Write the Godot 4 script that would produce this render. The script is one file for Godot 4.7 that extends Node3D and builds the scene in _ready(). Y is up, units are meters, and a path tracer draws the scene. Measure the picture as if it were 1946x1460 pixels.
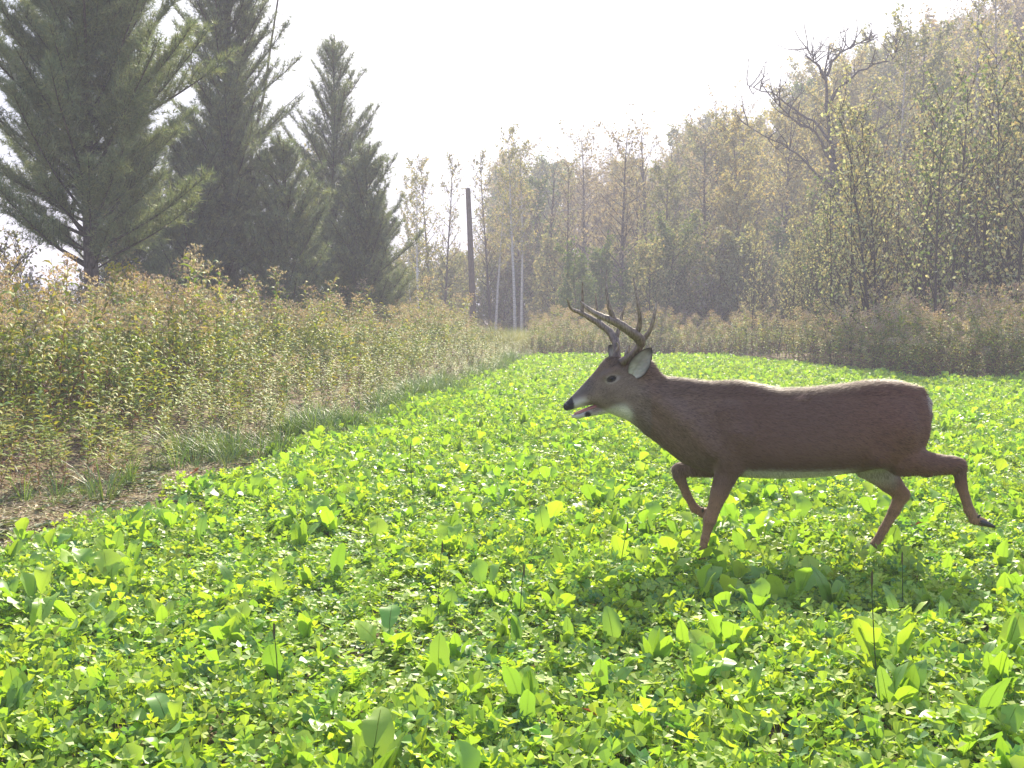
extends Node3D
# A buck crossing a food plot on a hazy autumn afternoon, the sun high behind the scene.
# y up, metres; the camera stands near the origin and looks along -z. "depth" below means -z.

var rng := RandomNumberGenerator.new()
var used := {}
var M := {}
var bump_noise := FastNoiseLite.new()

# ------------------------------------------------------------------ helpers
class Geo:
	var v := PackedVector3Array()
	var n := PackedVector3Array()
	var c := PackedColorArray()
	var ix := PackedInt32Array()
	func tri(a: Vector3, b: Vector3, d: Vector3, col: Color) -> void:
		var k := v.size()
		v.push_back(a); v.push_back(b); v.push_back(d)
		c.push_back(col); c.push_back(col); c.push_back(col)
		ix.push_back(k); ix.push_back(k + 1); ix.push_back(k + 2)
	# a small folded leaf: two triangles that share the midrib
	func leaf(p: Vector3, d: Vector3, s: Vector3, up: Vector3, l: float, w: float, col: Color) -> void:
		var k := v.size()
		var m := p + d * (l * 0.45)
		v.push_back(p); v.push_back(m + s * w + up * (w * 0.45)); v.push_back(p + d * l - up * (l * 0.12)); v.push_back(m - s * w + up * (w * 0.45))
		c.push_back(col); c.push_back(col); c.push_back(col); c.push_back(col)
		ix.push_back(k); ix.push_back(k + 1); ix.push_back(k + 2); ix.push_back(k); ix.push_back(k + 2); ix.push_back(k + 3)
	# a strip leaf: pts is the midrib, wid the half widths, side the sideways direction; the two halves fold up by lift
	func strip(pts: PackedVector3Array, wid: PackedFloat32Array, side: Vector3, lift: float, col: Color, tip: Color) -> void:
		var k := v.size()
		var last := pts.size() - 1
		for i in pts.size():
			var t: Vector3 = (pts[mini(i + 1, last)] - pts[maxi(i - 1, 0)]).normalized()
			var up := side.cross(t)
			var w := wid[i]
			var cc := col.lerp(tip, float(i) / last)
			v.push_back(pts[i] - side * w + up * (w * lift)); v.push_back(pts[i]); v.push_back(pts[i] + side * w + up * (w * lift))
			c.push_back(cc); c.push_back(cc); c.push_back(cc)
			if i > 0:
				var a := k + (i - 1) * 3
				var b := k + i * 3
				for q in [a, b, b + 1, a, b + 1, a + 1, a + 1, b + 1, b + 2, a + 1, b + 2, a + 2]:
					ix.push_back(q)
	# a round tapered tube with smooth normals; only in a Geo where every vertex has a normal
	func tube(pts: PackedVector3Array, rad: PackedFloat32Array, sides: int, col: Color, colb := Color(-1, 0, 0)) -> void:
		var last := pts.size() - 1
		var t0: Vector3 = (pts[1] - pts[0]).normalized()
		var s: Vector3 = t0.cross(Vector3(0.31, 0.17, 0.93)).normalized()
		var k := v.size()
		for i in pts.size():
			var t: Vector3 = (pts[mini(i + 1, last)] - pts[maxi(i - 1, 0)]).normalized()
			s = (s - t * s.dot(t)).normalized()
			var b := t.cross(s)
			var cc := col if colb.r < 0.0 else col.lerp(colb, float(i) / last)
			for j in sides:
				var a := TAU * j / sides
				var d: Vector3 = s * cos(a) + b * sin(a)
				v.push_back(pts[i] + d * rad[i]); n.push_back(d); c.push_back(cc)
			if i > 0:
				for j in sides:
					var p := k + (i - 1) * sides + j
					var q := k + (i - 1) * sides + (j + 1) % sides
					for e in [p, q + sides, q, p, p + sides, q + sides]:
						ix.push_back(e)
	# flat-bladed stalk (no normals): two triangles
	func stalk(a: Vector3, b: Vector3, s: Vector3, w: float, col: Color) -> void:
		var k := v.size()
		v.push_back(a - s * w); v.push_back(a + s * w); v.push_back(b + s * (w * 0.6)); v.push_back(b - s * (w * 0.6))
		for q in 4:
			c.push_back(col)
		for q in [0, 1, 2, 0, 2, 3]:
			ix.push_back(k + q)
	func add(o: Geo, t: Transform3D, tint := Color.WHITE) -> void:
		var k := v.size()
		v.append_array(t * o.v)
		if o.n.size() == o.v.size():
			n.append_array(Transform3D(t.basis.orthonormalized(), Vector3.ZERO) * o.n)
		for q in o.c:
			c.push_back(q * tint)
		for q in o.ix:
			ix.push_back(k + q)
	# smooth normals from the faces, which run clockwise seen from outside
	func smooth() -> Geo:
		n.resize(v.size())
		for i in range(0, ix.size(), 3):
			var f: Vector3 = (v[ix[i + 2]] - v[ix[i]]).cross(v[ix[i + 1]] - v[ix[i]])
			for q in 3:
				n[ix[i + q]] += f
		for i in n.size():
			n[i] = n[i].normalized()
		return self
	func mesh(m: Material) -> ArrayMesh:
		var a := []
		a.resize(Mesh.ARRAY_MAX)
		a[Mesh.ARRAY_VERTEX] = v
		if n.size() == v.size():
			a[Mesh.ARRAY_NORMAL] = n
		a[Mesh.ARRAY_COLOR] = c
		a[Mesh.ARRAY_INDEX] = ix
		var r := ArrayMesh.new()
		r.add_surface_from_arrays(Mesh.PRIMITIVE_TRIANGLES, a)
		r.surface_set_material(0, m)
		return r

func numbered(s: String) -> String:
	var k: int = used.get(s, 0)
	used[s] = k + 1
	return s if k == 0 else "%s_%03d" % [s, k]

func tag(o: Node3D, label: String, category: String, group := "", kind := "") -> Node3D:
	o.set_meta("label", label)
	o.set_meta("category", category)
	if group: o.set_meta("group", group)
	if kind: o.set_meta("kind", kind)
	return o

func base(called: String, at: Vector3, turn := 0.0) -> Node3D:
	var o := Node3D.new()
	o.name = numbered(called)
	add_child(o)
	o.position = at
	o.rotation.y = turn
	return o

func part(parent: Node3D, called: String, m: Mesh) -> MeshInstance3D:
	var o := MeshInstance3D.new()
	o.name = called
	o.mesh = m
	parent.add_child(o, true)
	return o

func single(called: String, m: Mesh) -> MeshInstance3D:
	var o := MeshInstance3D.new()
	o.name = numbered(called)
	o.mesh = m
	add_child(o)
	return o

func scatter(parent: Node3D, called: String, m: Mesh, at: Array, tint: PackedColorArray) -> void:
	if at.is_empty():
		return
	var mm := MultiMesh.new()
	mm.transform_format = MultiMesh.TRANSFORM_3D
	mm.use_colors = true
	mm.mesh = m
	mm.instance_count = at.size()
	for i in at.size():
		mm.set_instance_transform(i, at[i])
		mm.set_instance_color(i, tint[i])
	var o := MultiMeshInstance3D.new()
	o.name = called
	o.multimesh = mm
	o.set_meta("kind", "stuff")
	parent.add_child(o, true)

func rr(a: float, b: float) -> float:
	return rng.randf_range(a, b)

func pick(a: Array):
	return a[rng.randi() % a.size()]

func vary(c: Color, k: float) -> Color:
	var f := 1.0 + rr(-k, k)
	return Color(c.r * f * (1.0 + rr(-k, k) * 0.35), c.g * f, c.b * f * (1.0 + rr(-k, k) * 0.35))

func round_dir() -> Vector3:
	var a := rr(0, TAU)
	return Vector3(cos(a), 0, sin(a))

func any_dir() -> Vector3:
	var y := rr(-1, 1)
	return round_dir() * sqrt(1.0 - y * y) + Vector3(0, y, 0)

func step_between(pts: Array, d: float) -> float:
	for i in range(1, pts.size()):
		if d < pts[i][0]:
			var a: Array = pts[i - 1]
			var b: Array = pts[i]
			return lerpf(a[1], b[1], clampf((d - a[0]) / (b[0] - a[0]), 0, 1))
	return pts[-1][1]

# ------------------------------------------------------------------ lie of the land
const PLOT_LEFT := [[0, -3.4], [5.57, -2.68], [7.14, -2.05], [8.6, -1.88], [11.7, -1.82], [15.2, -1.36], [20.0, -0.85], [32.5, 0.42], [40, 1.2]]
const BANK_FRONT := [[0, -4.6], [6.0, -3.55], [6.8, -3.2], [8.9, -2.85], [10.4, -2.5], [12.9, -1.95], [16.0, -1.55], [22.0, -0.75], [33.0, 0.3], [45, 1.4]]

func plot_left(d: float) -> float:
	return step_between(PLOT_LEFT, d)

func bank_front(d: float) -> float:
	return step_between(BANK_FRONT, d) + bump_noise.get_noise_2d(77.0, d * 9.0) * 0.55 + 0.1 * smoothstep(8.0, 11.0, d)

func plot_far(x: float) -> float:
	return step_between([[-5, 33.2], [6.2, 33.0], [6.9, 30.0], [7.4, 24.0], [7.8, 21.3], [9.6, 20.2], [13.0, 19.4], [30, 18]], x)

func in_plot(x: float, d: float) -> bool:
	var e := bump_noise.get_noise_2d(x * 9.0, d * 9.0)
	var e2 := bump_noise.get_noise_2d(x * 40.0, d * 40.0)
	return x > plot_left(d) + e * 0.45 + e2 * 0.35 and d < plot_far(x) + e * 0.6

func land(x: float, z: float) -> float:
	var d := -z
	var y := 26.0 * smoothstep(30.0, 112.0, d) * smoothstep(-5.0, 60.0, x)
	y += bump_noise.get_noise_2d(x * 1.4, z * 1.4) * (0.05 + 0.5 * smoothstep(35.0, 90.0, d))
	y += 0.22 * smoothstep(0.0, 2.5, bank_front(d) - x) * smoothstep(4.0, 8.0, d) * (1.0 - smoothstep(34.0, 44.0, d))
	return y

const COUNTING := ["first", "second", "third", "fourth", "fifth", "sixth", "seventh", "eighth", "ninth", "tenth", "eleventh", "twelfth", "thirteenth", "fourteenth", "fifteenth"]

# things that would share a description are told apart by their order from left to right
func tell_apart() -> void:
	var by := {}
	for o in get_children():
		if o.has_meta("label") and o.has_meta("category"):
			by.get_or_add(o.get_meta("label"), []).append(o)
	for text in by:
		var all: Array = by[text]
		if all.size() < 2 or all.size() > 15:
			continue
		all.sort_custom(func(a, b): return a.position.x / -a.position.z < b.position.x / -b.position.z)
		for i in all.size():
			all[i].set_meta("label", "%s, %s from the left" % [text, COUNTING[i]] if all.size() > 2 else "%s, the %s one" % [text, ["left", "right"][i]])

func in_view(x: float, d: float, more := 1.6) -> bool:
	return absf(x) < 0.47 * d + more

func _ready() -> void:
	rng.seed = 20211011
	bump_noise.seed = 7
	bump_noise.frequency = 0.11
	# ---- camera
	var cam := Camera3D.new()
	cam.name = "camera"
	cam.fov = 38.55
	cam.near = 0.05
	cam.far = 1500.0
	cam.position = Vector3(0, 1.24, 0)
	cam.rotation_degrees = Vector3(-3.56, 0, 0)
	cam.current = true
	add_child(cam)
	# ---- sky, haze and exposure
	var sky_look := ProceduralSkyMaterial.new()
	sky_look.sky_top_color = Color(0.47, 0.585, 0.78)
	sky_look.sky_horizon_color = Color(0.80, 0.82, 0.86)
	sky_look.sky_curve = 0.22
	sky_look.ground_bottom_color = Color(0.30, 0.30, 0.24)
	sky_look.ground_horizon_color = Color(0.66, 0.67, 0.66)
	sky_look.sun_angle_max = 60.0
	sky_look.sun_curve = 0.5
	var sky := Sky.new()
	sky.sky_material = sky_look
	var env := Environment.new()
	env.background_mode = Environment.BG_SKY
	env.sky = sky
	env.tonemap_mode = Environment.TONE_MAPPER_LINEAR
	env.tonemap_exposure = 3.15
	env.background_energy_multiplier = 0.78
	env.fog_enabled = true
	env.fog_density = 0.0041
	env.fog_light_color = Color(0.92, 0.91, 0.96)
	env.sdfgi_enabled = true
	env.ssao_enabled = true
	env.ssil_enabled = true
	var around := WorldEnvironment.new()
	around.name = "surroundings"
	around.environment = env
	add_child(around)
	# ---- the sun: high behind the hill, a little to the right
	var sun := DirectionalLight3D.new()
	sun.name = "sun"
	sun.light_color = Color(1.0, 0.955, 0.87)
	sun.light_energy = 1.6
	sun.light_angular_distance = 0.6
	sun.shadow_enabled = true
	add_child(sun)
	sun.look_at_from_position(Vector3(0.12, 0.79, -1.0), Vector3.ZERO)
	make_materials()
	# ---- the land and what stands on it
	build_ground()
	build_forest()
	build_pines()
	build_thicket()
	build_pole()
	build_weeds()
	build_plot()
	build_deer()
	build_small_things()
	tell_apart()

func leafy(called: String, rough: float, through: float, tint := Color(1, 1, 0.75), shine := 0.5) -> StandardMaterial3D:
	var m := StandardMaterial3D.new()
	m.resource_name = called
	m.vertex_color_use_as_albedo = true
	m.roughness = rough
	m.metallic_specular = shine
	m.backlight_enabled = true
	m.backlight = (tint * through)
	m.cull_mode = BaseMaterial3D.CULL_DISABLED
	return m

func noise_picture(freq: float, seed_of: int, stops: Array, size := 512, octaves := 5, normal := false) -> NoiseTexture2D:
	var f := FastNoiseLite.new()
	f.seed = seed_of
	f.frequency = freq
	f.fractal_octaves = octaves
	var t := NoiseTexture2D.new()
	t.width = size
	t.height = size
	t.seamless = true
	t.noise = f
	if normal:
		t.as_normal_map = true
		t.bump_strength = 6.0
		return t
	var g := Gradient.new()
	g.offsets = PackedFloat32Array(stops.map(func(s): return s[0]))
	g.colors = PackedColorArray(stops.map(func(s): return s[1]))
	t.color_ramp = g
	return t

func barky(called: String, a: Color, b: Color, scale: Vector3, seed_of: int) -> StandardMaterial3D:
	var m := StandardMaterial3D.new()
	m.resource_name = called
	m.albedo_texture = noise_picture(0.03, seed_of, [[0.25, a.linear_to_srgb()], [0.75, b.linear_to_srgb()]], 256)
	m.vertex_color_use_as_albedo = true
	m.uv1_triplanar = true
	m.uv1_scale = scale
	m.roughness = 0.9
	m.metallic_specular = 0.3
	m.normal_enabled = true
	m.normal_texture = noise_picture(0.05, seed_of + 1, [], 256, 4, true)
	m.normal_scale = 0.8
	return m

func make_materials() -> void:
	M.clover = leafy("clover leaf", 0.48, 1.0, Color(1, 1, 0.6), 0.38)
	M.broad = leafy("broad leaf", 0.42, 1.0, Color(1, 1, 0.6), 0.48)
	M.weed = leafy("weed leaf", 0.55, 0.9, Color(1, 0.97, 0.6), 0.27)
	M.tree_leaf = leafy("autumn leaf", 0.7, 0.9, Color(1, 0.97, 0.72), 0.25)
	M.needle = leafy("pine needle", 0.55, 0.8, Color(1, 1, 0.8), 0.4)
	M.grass = leafy("grass blade", 0.45, 0.8, Color(1, 1, 0.6))
	M.litter = leafy("dry litter", 0.8, 0.4, Color(1, 0.9, 0.7), 0.3)
	M.pine_bark = barky("pine bark", Color(0.05, 0.042, 0.038), Color(0.16, 0.13, 0.115), Vector3(3, 0.9, 3), 11)
	M.grey_bark = barky("grey bark", Color(0.06, 0.052, 0.046), Color(0.2, 0.175, 0.155), Vector3(4, 1.2, 4), 21)
	M.birch_bark = barky("birch bark", Color(0.3, 0.27, 0.25), Color(0.78, 0.76, 0.73), Vector3(1.2, 4, 1.2), 31)
	M.pole_wood = barky("weathered pole wood", Color(0.06, 0.045, 0.038), Color(0.17, 0.13, 0.11), Vector3(6, 0.5, 6), 41)
	var soil := StandardMaterial3D.new()
	soil.resource_name = "soil and dry litter"
	soil.albedo_texture = noise_picture(0.02, 51, [[0.2, Color(0.075, 0.05, 0.035).linear_to_srgb()], [0.45, Color(0.13, 0.095, 0.06).linear_to_srgb()], [0.6, Color(0.2, 0.155, 0.095).linear_to_srgb()], [0.8, Color(0.1, 0.1, 0.04).linear_to_srgb()]], 1024, 6)
	soil.uv1_triplanar = true
	soil.uv1_world_triplanar = true
	soil.uv1_scale = Vector3(0.7, 0.7, 0.7)
	soil.roughness = 0.95
	soil.metallic_specular = 0.2
	soil.normal_enabled = true
	soil.normal_texture = noise_picture(0.04, 52, [], 512, 5, true)
	M.soil = soil
	var wire := StandardMaterial3D.new()
	wire.albedo_color = Color(0.45, 0.45, 0.46)
	wire.metallic = 0.6
	wire.roughness = 0.45
	M.wire = wire

func build_ground() -> void:
	var xs := PackedFloat32Array()
	var zs := PackedFloat32Array()
	var x := -420.0
	while x < 420.0:
		xs.push_back(x)
		x += clampf(absf(x) * 0.09, 0.3, 22.0)
	xs.push_back(420.0)
	var z := 60.0
	while z > -620.0:
		zs.push_back(z)
		z -= clampf(absf(z) * 0.06, 0.3, 25.0)
	zs.push_back(-620.0)
	var g := Geo.new()
	for j in zs.size():
		for i in xs.size():
			g.v.push_back(Vector3(xs[i], land(xs[i], zs[j]), zs[j]))
			g.c.push_back(Color.WHITE)
	for p in g.v:
		var e := 0.15
		var hx := land(p.x + e, p.z) - land(p.x - e, p.z)
		var hz := land(p.x, p.z + e) - land(p.x, p.z - e)
		g.n.push_back(Vector3(-hx, 2.0 * e, -hz).normalized())
	var w := xs.size()
	for j in zs.size() - 1:
		for i in w - 1:
			var a := j * w + i
			for q in [a, a + w + 1, a + 1, a, a + w, a + w + 1]:
				g.ix.push_back(q)
	var o := single("ground", g.mesh(M.soil))
	o.set_meta("kind", "structure")
	o.set_meta("label", "brown soil under the green food plot and the weeds")

# ------------------------------------------------------------------ trees
func curve_pts(a: Vector3, dir: Vector3, length: float, count: int, up: float, wob: float) -> PackedVector3Array:
	var pts := PackedVector3Array([a])
	var p := a
	var d := dir.normalized()
	for i in count - 1:
		d = (d + Vector3(rr(-wob, wob), up + rr(-wob, wob) * 0.5, rr(-wob, wob))).normalized()
		p += d * (length / (count - 1))
		pts.push_back(p)
	return pts

func taper(a: float, b: float, count: int) -> PackedFloat32Array:
	var r := PackedFloat32Array()
	for i in count:
		r.push_back(lerpf(a, b, float(i) / (count - 1)))
	return r

func along(pts: PackedVector3Array, t: float) -> Vector3:
	var f := clampf(t, 0.0, 0.9999) * (pts.size() - 1)
	var i := int(f)
	return pts[i].lerp(pts[i + 1], f - i)

# a soft-needled pine: whorls of rising branches, flat sprays of twigs, a tuft of needles every few centimetres
func pine(h: float, r: float, first: float, tint: Array, thin := 1.0) -> Array:
	var wood := Geo.new()
	var green := Geo.new()
	var lean := Vector3(rr(-0.02, 0.02), 1, rr(-0.02, 0.02))
	var trunk := curve_pts(Vector3(0, -0.2, 0), lean, h + 0.2, 12, 0.0, 0.012)
	wood.tube(trunk, taper(0.0095 * h + 0.02, 0.012, 12), 9, Color.WHITE)
	var y := first
	var turn := rr(0, TAU)
	while y < h - 0.25:
		var f := (y - first) / (h - first)
		var reach := r * (1.0 - pow(f, 1.9)) * lerpf(0.72, 1.0, smoothstep(0.0, 0.14, f)) + 0.2
		var around := 7 if f < 0.6 else 6
		for b in around:
			turn += TAU / around + rr(-0.25, 0.25)
			if rng.randf() > thin + 0.35: continue
			var rise := lerpf(0.34, 1.2, pow(f, 0.6)) + rr(-0.2, 0.25)
			var d := Vector3(cos(turn), rise, sin(turn)).normalized()
			var len := reach * rr(0.5, 1.25)
			var from := along(trunk, (y + 0.2 + rr(-0.1, 0.1)) / (h + 0.2))
			var limb := curve_pts(from, d, len, 6, 0.07, 0.06)
			wood.tube(limb, taper(0.008 + len * 0.009, 0.004, 6), 5, Color(0.8, 0.78, 0.76))
			var steps := int(len / 0.15) + 2
			for s in steps:
				var t := lerpf(lerpf(0.3, 0.16, smoothstep(0.0, 0.2, f)), 1.0, float(s) / steps)
				var p := along(limb, t)
				var fwd := (along(limb, minf(t + 0.1, 1.0)) - along(limb, t - 0.1)).normalized()
				var across := fwd.cross(Vector3.UP).normalized()
				for side in [-1.0, 0.1, 1.0]:
					var tw = (fwd * rr(0.5, 1.0) + across * side * rr(0.4, 0.9) + Vector3(0, rr(-0.35, 1.0), 0)).normalized()
					var tl := minf(0.7, 0.2 + 0.5 * (1.0 - t) * len * 0.5) * rr(0.6, 1.2)
					green_twig(wood, green, p, tw, tl, tint, thin)
			green_twig(wood, green, limb[5] - (limb[5] - limb[4]).normalized() * 0.1, (limb[5] - limb[4]).normalized(), 0.25, tint, thin)
		y += lerpf(0.26, 0.3, f) * rr(0.85, 1.15) * (1.0 + h * 0.012)
	green_twig(wood, green, trunk[11] - Vector3(0, 0.35, 0), Vector3.UP, 0.4, tint, thin)
	return [wood.mesh(M.pine_bark), green.mesh(M.needle)]

func green_twig(_wood: Geo, green: Geo, a: Vector3, d: Vector3, length: float, tint: Array, thin: float) -> void:
	var count := int(length / 0.075) + 1
	var k := Color(0.06, 0.045, 0.035)
	green.stalk(a, a + d * length, d.cross(Vector3(0.2, 1, 0.1)).normalized(), 0.005, k)
	for i in count:
		if rng.randf() > thin:
			continue
		var p := a + d * (length * (i + rng.randf()) / count)
		var base_col: Color = pick(tint)
		for q in 10:
			var nd := (d * rr(0.3, 0.9) + any_dir() * 0.9 + Vector3(0, 0.25, 0)).normalized()
			var s := nd.cross(any_dir()).normalized() * rr(0.0032, 0.0058)
			var col := vary(base_col, 0.3)
			var l := rr(0.1, 0.17)
			green.tri(p - s, p + s, p + nd * l, col)

# a broad-leaved tree: trunk, limbs and twigs in one wood mesh, leaves in the other
func broadleaf(h: float, r0: float, spread: float, first: float, limbs: int, per_twig: float, size: float, tint: Array, rise: float, bark: Material, stem := Color.WHITE, twigs := 7, wob := 0.03) -> Array:
	var wood := Geo.new()
	var leaves := Geo.new()
	var trunk := curve_pts(Vector3(0, -0.3, 0), Vector3(rr(-0.07, 0.07), 1, rr(-0.07, 0.07)), h, 10, 0.01, wob)
	wood.tube(trunk, taper(r0, r0 * 0.12, 10), 7, stem)
	var turn := rr(0, TAU)
	for b in limbs:
		var t := lerpf(first, 0.98, (b + rng.randf()) / limbs)
		turn += 2.4 + rr(-0.4, 0.4)
		var f := (t - first) / (1.0 - first)
		var len := spread * rr(0.6, 1.15) * (1.0 - 0.55 * f) * lerpf(0.75, 1.0, smoothstep(0.0, 0.3, f))
		var limb := curve_pts(along(trunk, t), Vector3(cos(turn), rise * rr(0.6, 1.4), sin(turn)), len, 6, 0.08, 0.12)
		var lr := maxf(r0 * (1.0 - t) * 0.5, 0.006)
		wood.tube(limb, taper(lr + 0.004, 0.004, 6), 5, stem * 0.85)
		for q in twigs:
			var u := lerpf(0.2, 1.0, (q + rng.randf()) / twigs)
			var d := (along(limb, minf(u + 0.1, 1.0)) - along(limb, u - 0.1)).normalized()
			var tw := curve_pts(along(limb, u), d + any_dir() * 0.8 + Vector3(0, 0.25, 0), len * rr(0.22, 0.45), 4, 0.05, 0.15)
			wood.tube(tw, taper(0.006, 0.0025, 4), 3, stem * 0.7)
			var count := int(per_twig * rr(0.4, 1.6) + rng.randf())
			for k in count:
				var p := along(tw, rr(0.15, 1.0)) + any_dir() * (size * 0.8)
				var ld := (any_dir() + Vector3(0, -0.45, 0)).normalized()
				var s := ld.cross(any_dir()).normalized()
				leaves.leaf(p, ld, s, s.cross(ld), size * rr(0.7, 1.25), size * rr(0.28, 0.4), vary(pick(tint), 0.28))
	return [wood.mesh(bark), leaves.mesh(M.tree_leaf)]

func stand(called: String, kind: Array, x: float, d: float, s: float, turn: float, label: String, category: String, group := "", tilt := 0.0) -> Node3D:
	var o := base(called, Vector3(x, land(x, -d) - 0.03, -d), turn)
	o.scale = Vector3(s, s, s)
	if tilt != 0.0:
		o.rotation.z = tilt
	part(o, "trunk", kind[0])
	if kind[1] and kind[1].get_surface_count():
		part(o, "crown", kind[1])
	tag(o, label, category, group)
	return o

const OLIVE := [Color(0.262, 0.285, 0.153), Color(0.304, 0.316, 0.172), Color(0.355, 0.350, 0.198), Color(0.198, 0.229, 0.124)]
const YELLOW := [Color(0.436, 0.397, 0.215), Color(0.388, 0.368, 0.215), Color(0.329, 0.331, 0.196), Color(0.449, 0.374, 0.205)]
const RUSTY := [Color(0.351, 0.283, 0.194), Color(0.312, 0.264, 0.198), Color(0.295, 0.262, 0.196), Color(0.391, 0.312, 0.201)]
const GREEN := [Color(0.121, 0.188, 0.060), Color(0.151, 0.218, 0.066), Color(0.101, 0.158, 0.054)]
const CREAM := [Color(0.425, 0.437, 0.273), Color(0.350, 0.379, 0.224), Color(0.543, 0.543, 0.355), Color(0.242, 0.287, 0.162)]
const MAUVE := [Color(0.311, 0.275, 0.238), Color(0.354, 0.304, 0.253), Color(0.281, 0.256, 0.205)]

func build_forest() -> void:
	var bark: Color = Color(0.9, 0.86, 0.84)
	# kinds of hill tree
	var kinds := []
	for k in 9:
		var tint: Array = [OLIVE, YELLOW, RUSTY, GREEN, OLIVE, MAUVE, YELLOW + OLIVE, MAUVE, RUSTY + MAUVE][k]
		var bare: bool = k == 5 or k == 7
		kinds.append(broadleaf(rr(11.0, 13.5), 0.17, rr(3.0, 3.8), 0.22, 44, 4.5 if bare else 13.0, 0.185, tint, 0.75, M.grey_bark, bark, 9))
	var words := ["olive green tree", "yellow tree", "rusty brown tree", "dark green tree", "pale olive tree", "half bare mauve tree", "yellow green tree", "thin bare tree", "brown autumn tree"]
	var n := 0
	var rows := [50.0, 58.0, 67.0, 77.0, 88.0, 100.0, 114.0]
	for ri in rows.size():
		var d0: float = rows[ri]
		var count := 15 + ri * 2
		for i in count:
			var t := (i + rr(0.1, 0.9)) / count
			var d := d0 + rr(-3.5, 3.5)
			var x := d * lerpf(-0.02, 0.52, t)
			if d < 56.0 and x < 4.0:
				continue
			var k := rng.randi() % 9
			if x / d > 0.22 and x / d < 0.30 and d < 75: k = pick([1, 6, 3])
			# the wood's outline rises to the right
			var u := x / d
			var crest := step_between([[-0.05, 0.12], [0.0, 0.138], [0.06, 0.139], [0.11, 0.15], [0.16, 0.165], [0.205, 0.185], [0.25, 0.2], [0.3, 0.225], [0.36, 0.25], [0.42, 0.272], [0.52, 0.3]], u)
			var s := clampf((1.24 + crest * d - land(x, -d)) / 12.0, 0.3, 1.25) * rr(0.72, 1.04)
			var where := "hill foot" if d < 62.0 else ("mid hill" if d < 90 else "hill top")
			var by := "near the pole" if u < 0.0 else ("beside the birches" if u < 0.05 else ("above the antlers" if u < 0.11 else ("above the buck's neck" if u < 0.18 else ("left of the dead tree" if u < 0.26 else ("around the dead tree" if u < 0.33 else "behind the thicket")))))
			stand("hill_tree", kinds[k], x, d, s, rr(0, TAU), "hazy %s at %s %s" % [words[k], where, by], "tree", "%ss on the wooded hill" % words[k])
			n += 1
	# undergrowth shrubs along the wood's edge
	var shrubs := []
	for k in 5:
		shrubs.append(broadleaf(rr(3.0, 3.8), 0.04, 1.7, 0.05, 30, 11.0, 0.12, [OLIVE, GREEN, OLIVE, YELLOW + OLIVE, MAUVE + OLIVE][k], 0.9, M.grey_bark, Color(0.7, 0.66, 0.62), 7, 0.08))
	var sw := ["olive leafed", "dark green", "dull olive", "yellowing", "brownish"]
	for i in 64:
		var t := (i + rr(0.0, 1.0)) / 64.0
		var d := rr(38.0, 52.0)
		var x := d * lerpf(-0.16, 0.30, t)
		var k := rng.randi() % 5
		var u := x / d
		if (u > -0.075 and u < -0.012 and d < 50.5) or (u > -0.012 and u < 0.022 and d < 50.0): continue
		stand("edge_shrub", shrubs[k], x, d, rr(0.75, 1.3), rr(0, TAU), "%s shrub %s" % [sw[k], "left of the pole" if x / d < -0.04 else ("below the birches" if x / d < 0.05 else ("behind the antlers" if x / d < 0.13 else ("above the buck's back" if x / d < 0.22 else "beside the thicket")))], "shrub", "%s shrubs along the wood edge" % sw[k])
	for i in 16:
		var d := rr(55.0, 63.0)
		var x := d * lerpf(-0.13, 0.05, (i + rng.randf()) / 16.0)
		var k := rng.randi() % 5
		stand("edge_shrub", shrubs[k], x, d, rr(0.9, 1.3), rr(0, TAU), "%s shrub far behind the utility pole" % sw[k], "shrub", "%s shrubs along the wood edge" % sw[k])
	# the round green bush and the yellow one in front of the wood
	stand("round_bush", broadleaf(4.6, 0.06, 2.5, 0.06, 46, 17.0, 0.11, OLIVE + GREEN, 0.7, M.grey_bark, Color(0.6, 0.55, 0.5), 9, 0.08), 5.6, 41.0, 1.0, 0.4, "wide rounded olive bush behind the antlers at the wood edge", "bush")
	stand("green_bush", broadleaf(4.0, 0.05, 1.6, 0.06, 30, 18.0, 0.1, GREEN, 0.9, M.grey_bark, Color(0.6, 0.55, 0.5), 8, 0.08), 7.9, 42.0, 1.0, 1.4, "brightest green bush at the wood edge above the far weeds", "bush")
	stand("yellow_bush", broadleaf(6.4, 0.07, 1.9, 0.08, 40, 15.0, 0.12, YELLOW, 0.9, M.grey_bark, Color(0.7, 0.6, 0.5), 8, 0.06), 9.2, 43.5, 1.0, 2.4, "yellow leafed small tree beside the bright green bush", "tree")
	# bare-limbed trees that stand out before the hill
	var grey := Color(0.75, 0.7, 0.68)
	var bare_a := broadleaf(10.0, 0.16, 3.2, 0.3, 26, 1.2, 0.16, MAUVE, 1.5, M.grey_bark, grey, 8)
	stand("bare_tree", bare_a, 6.6, 54.0, 1.0, 0.0, "dark forked tree with nearly bare limbs in front of the hill", "tree")
	stand("bare_tree", bare_a, 10.7, 57.0, 1.1, 2.0, "single dark trunk with thin leaves left of the yellow small tree", "tree")
	stand("bare_tree", bare_a, 1.6, 52.0, 0.82, 4.0, "dark thin-crowned tree right of the white birch stems", "tree")
	# birches and slender trees either side of the utility pole
	var birch := broadleaf(8.6, 0.075, 1.3, 0.45, 26, 8.0, 0.1, OLIVE + YELLOW, 1.1, M.birch_bark, Color.WHITE, 6, 0.02)
	var slim := broadleaf(8.2, 0.07, 1.4, 0.3, 28, 4.0, 0.1, MAUVE + OLIVE, 1.2, M.grey_bark, grey, 7, 0.03)
	stand("birch_tree", birch, 0.12, 46.0, 1.05, 0.3, "left one of the two straight white birches right of the pole", "tree", "", 0.01)
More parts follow.
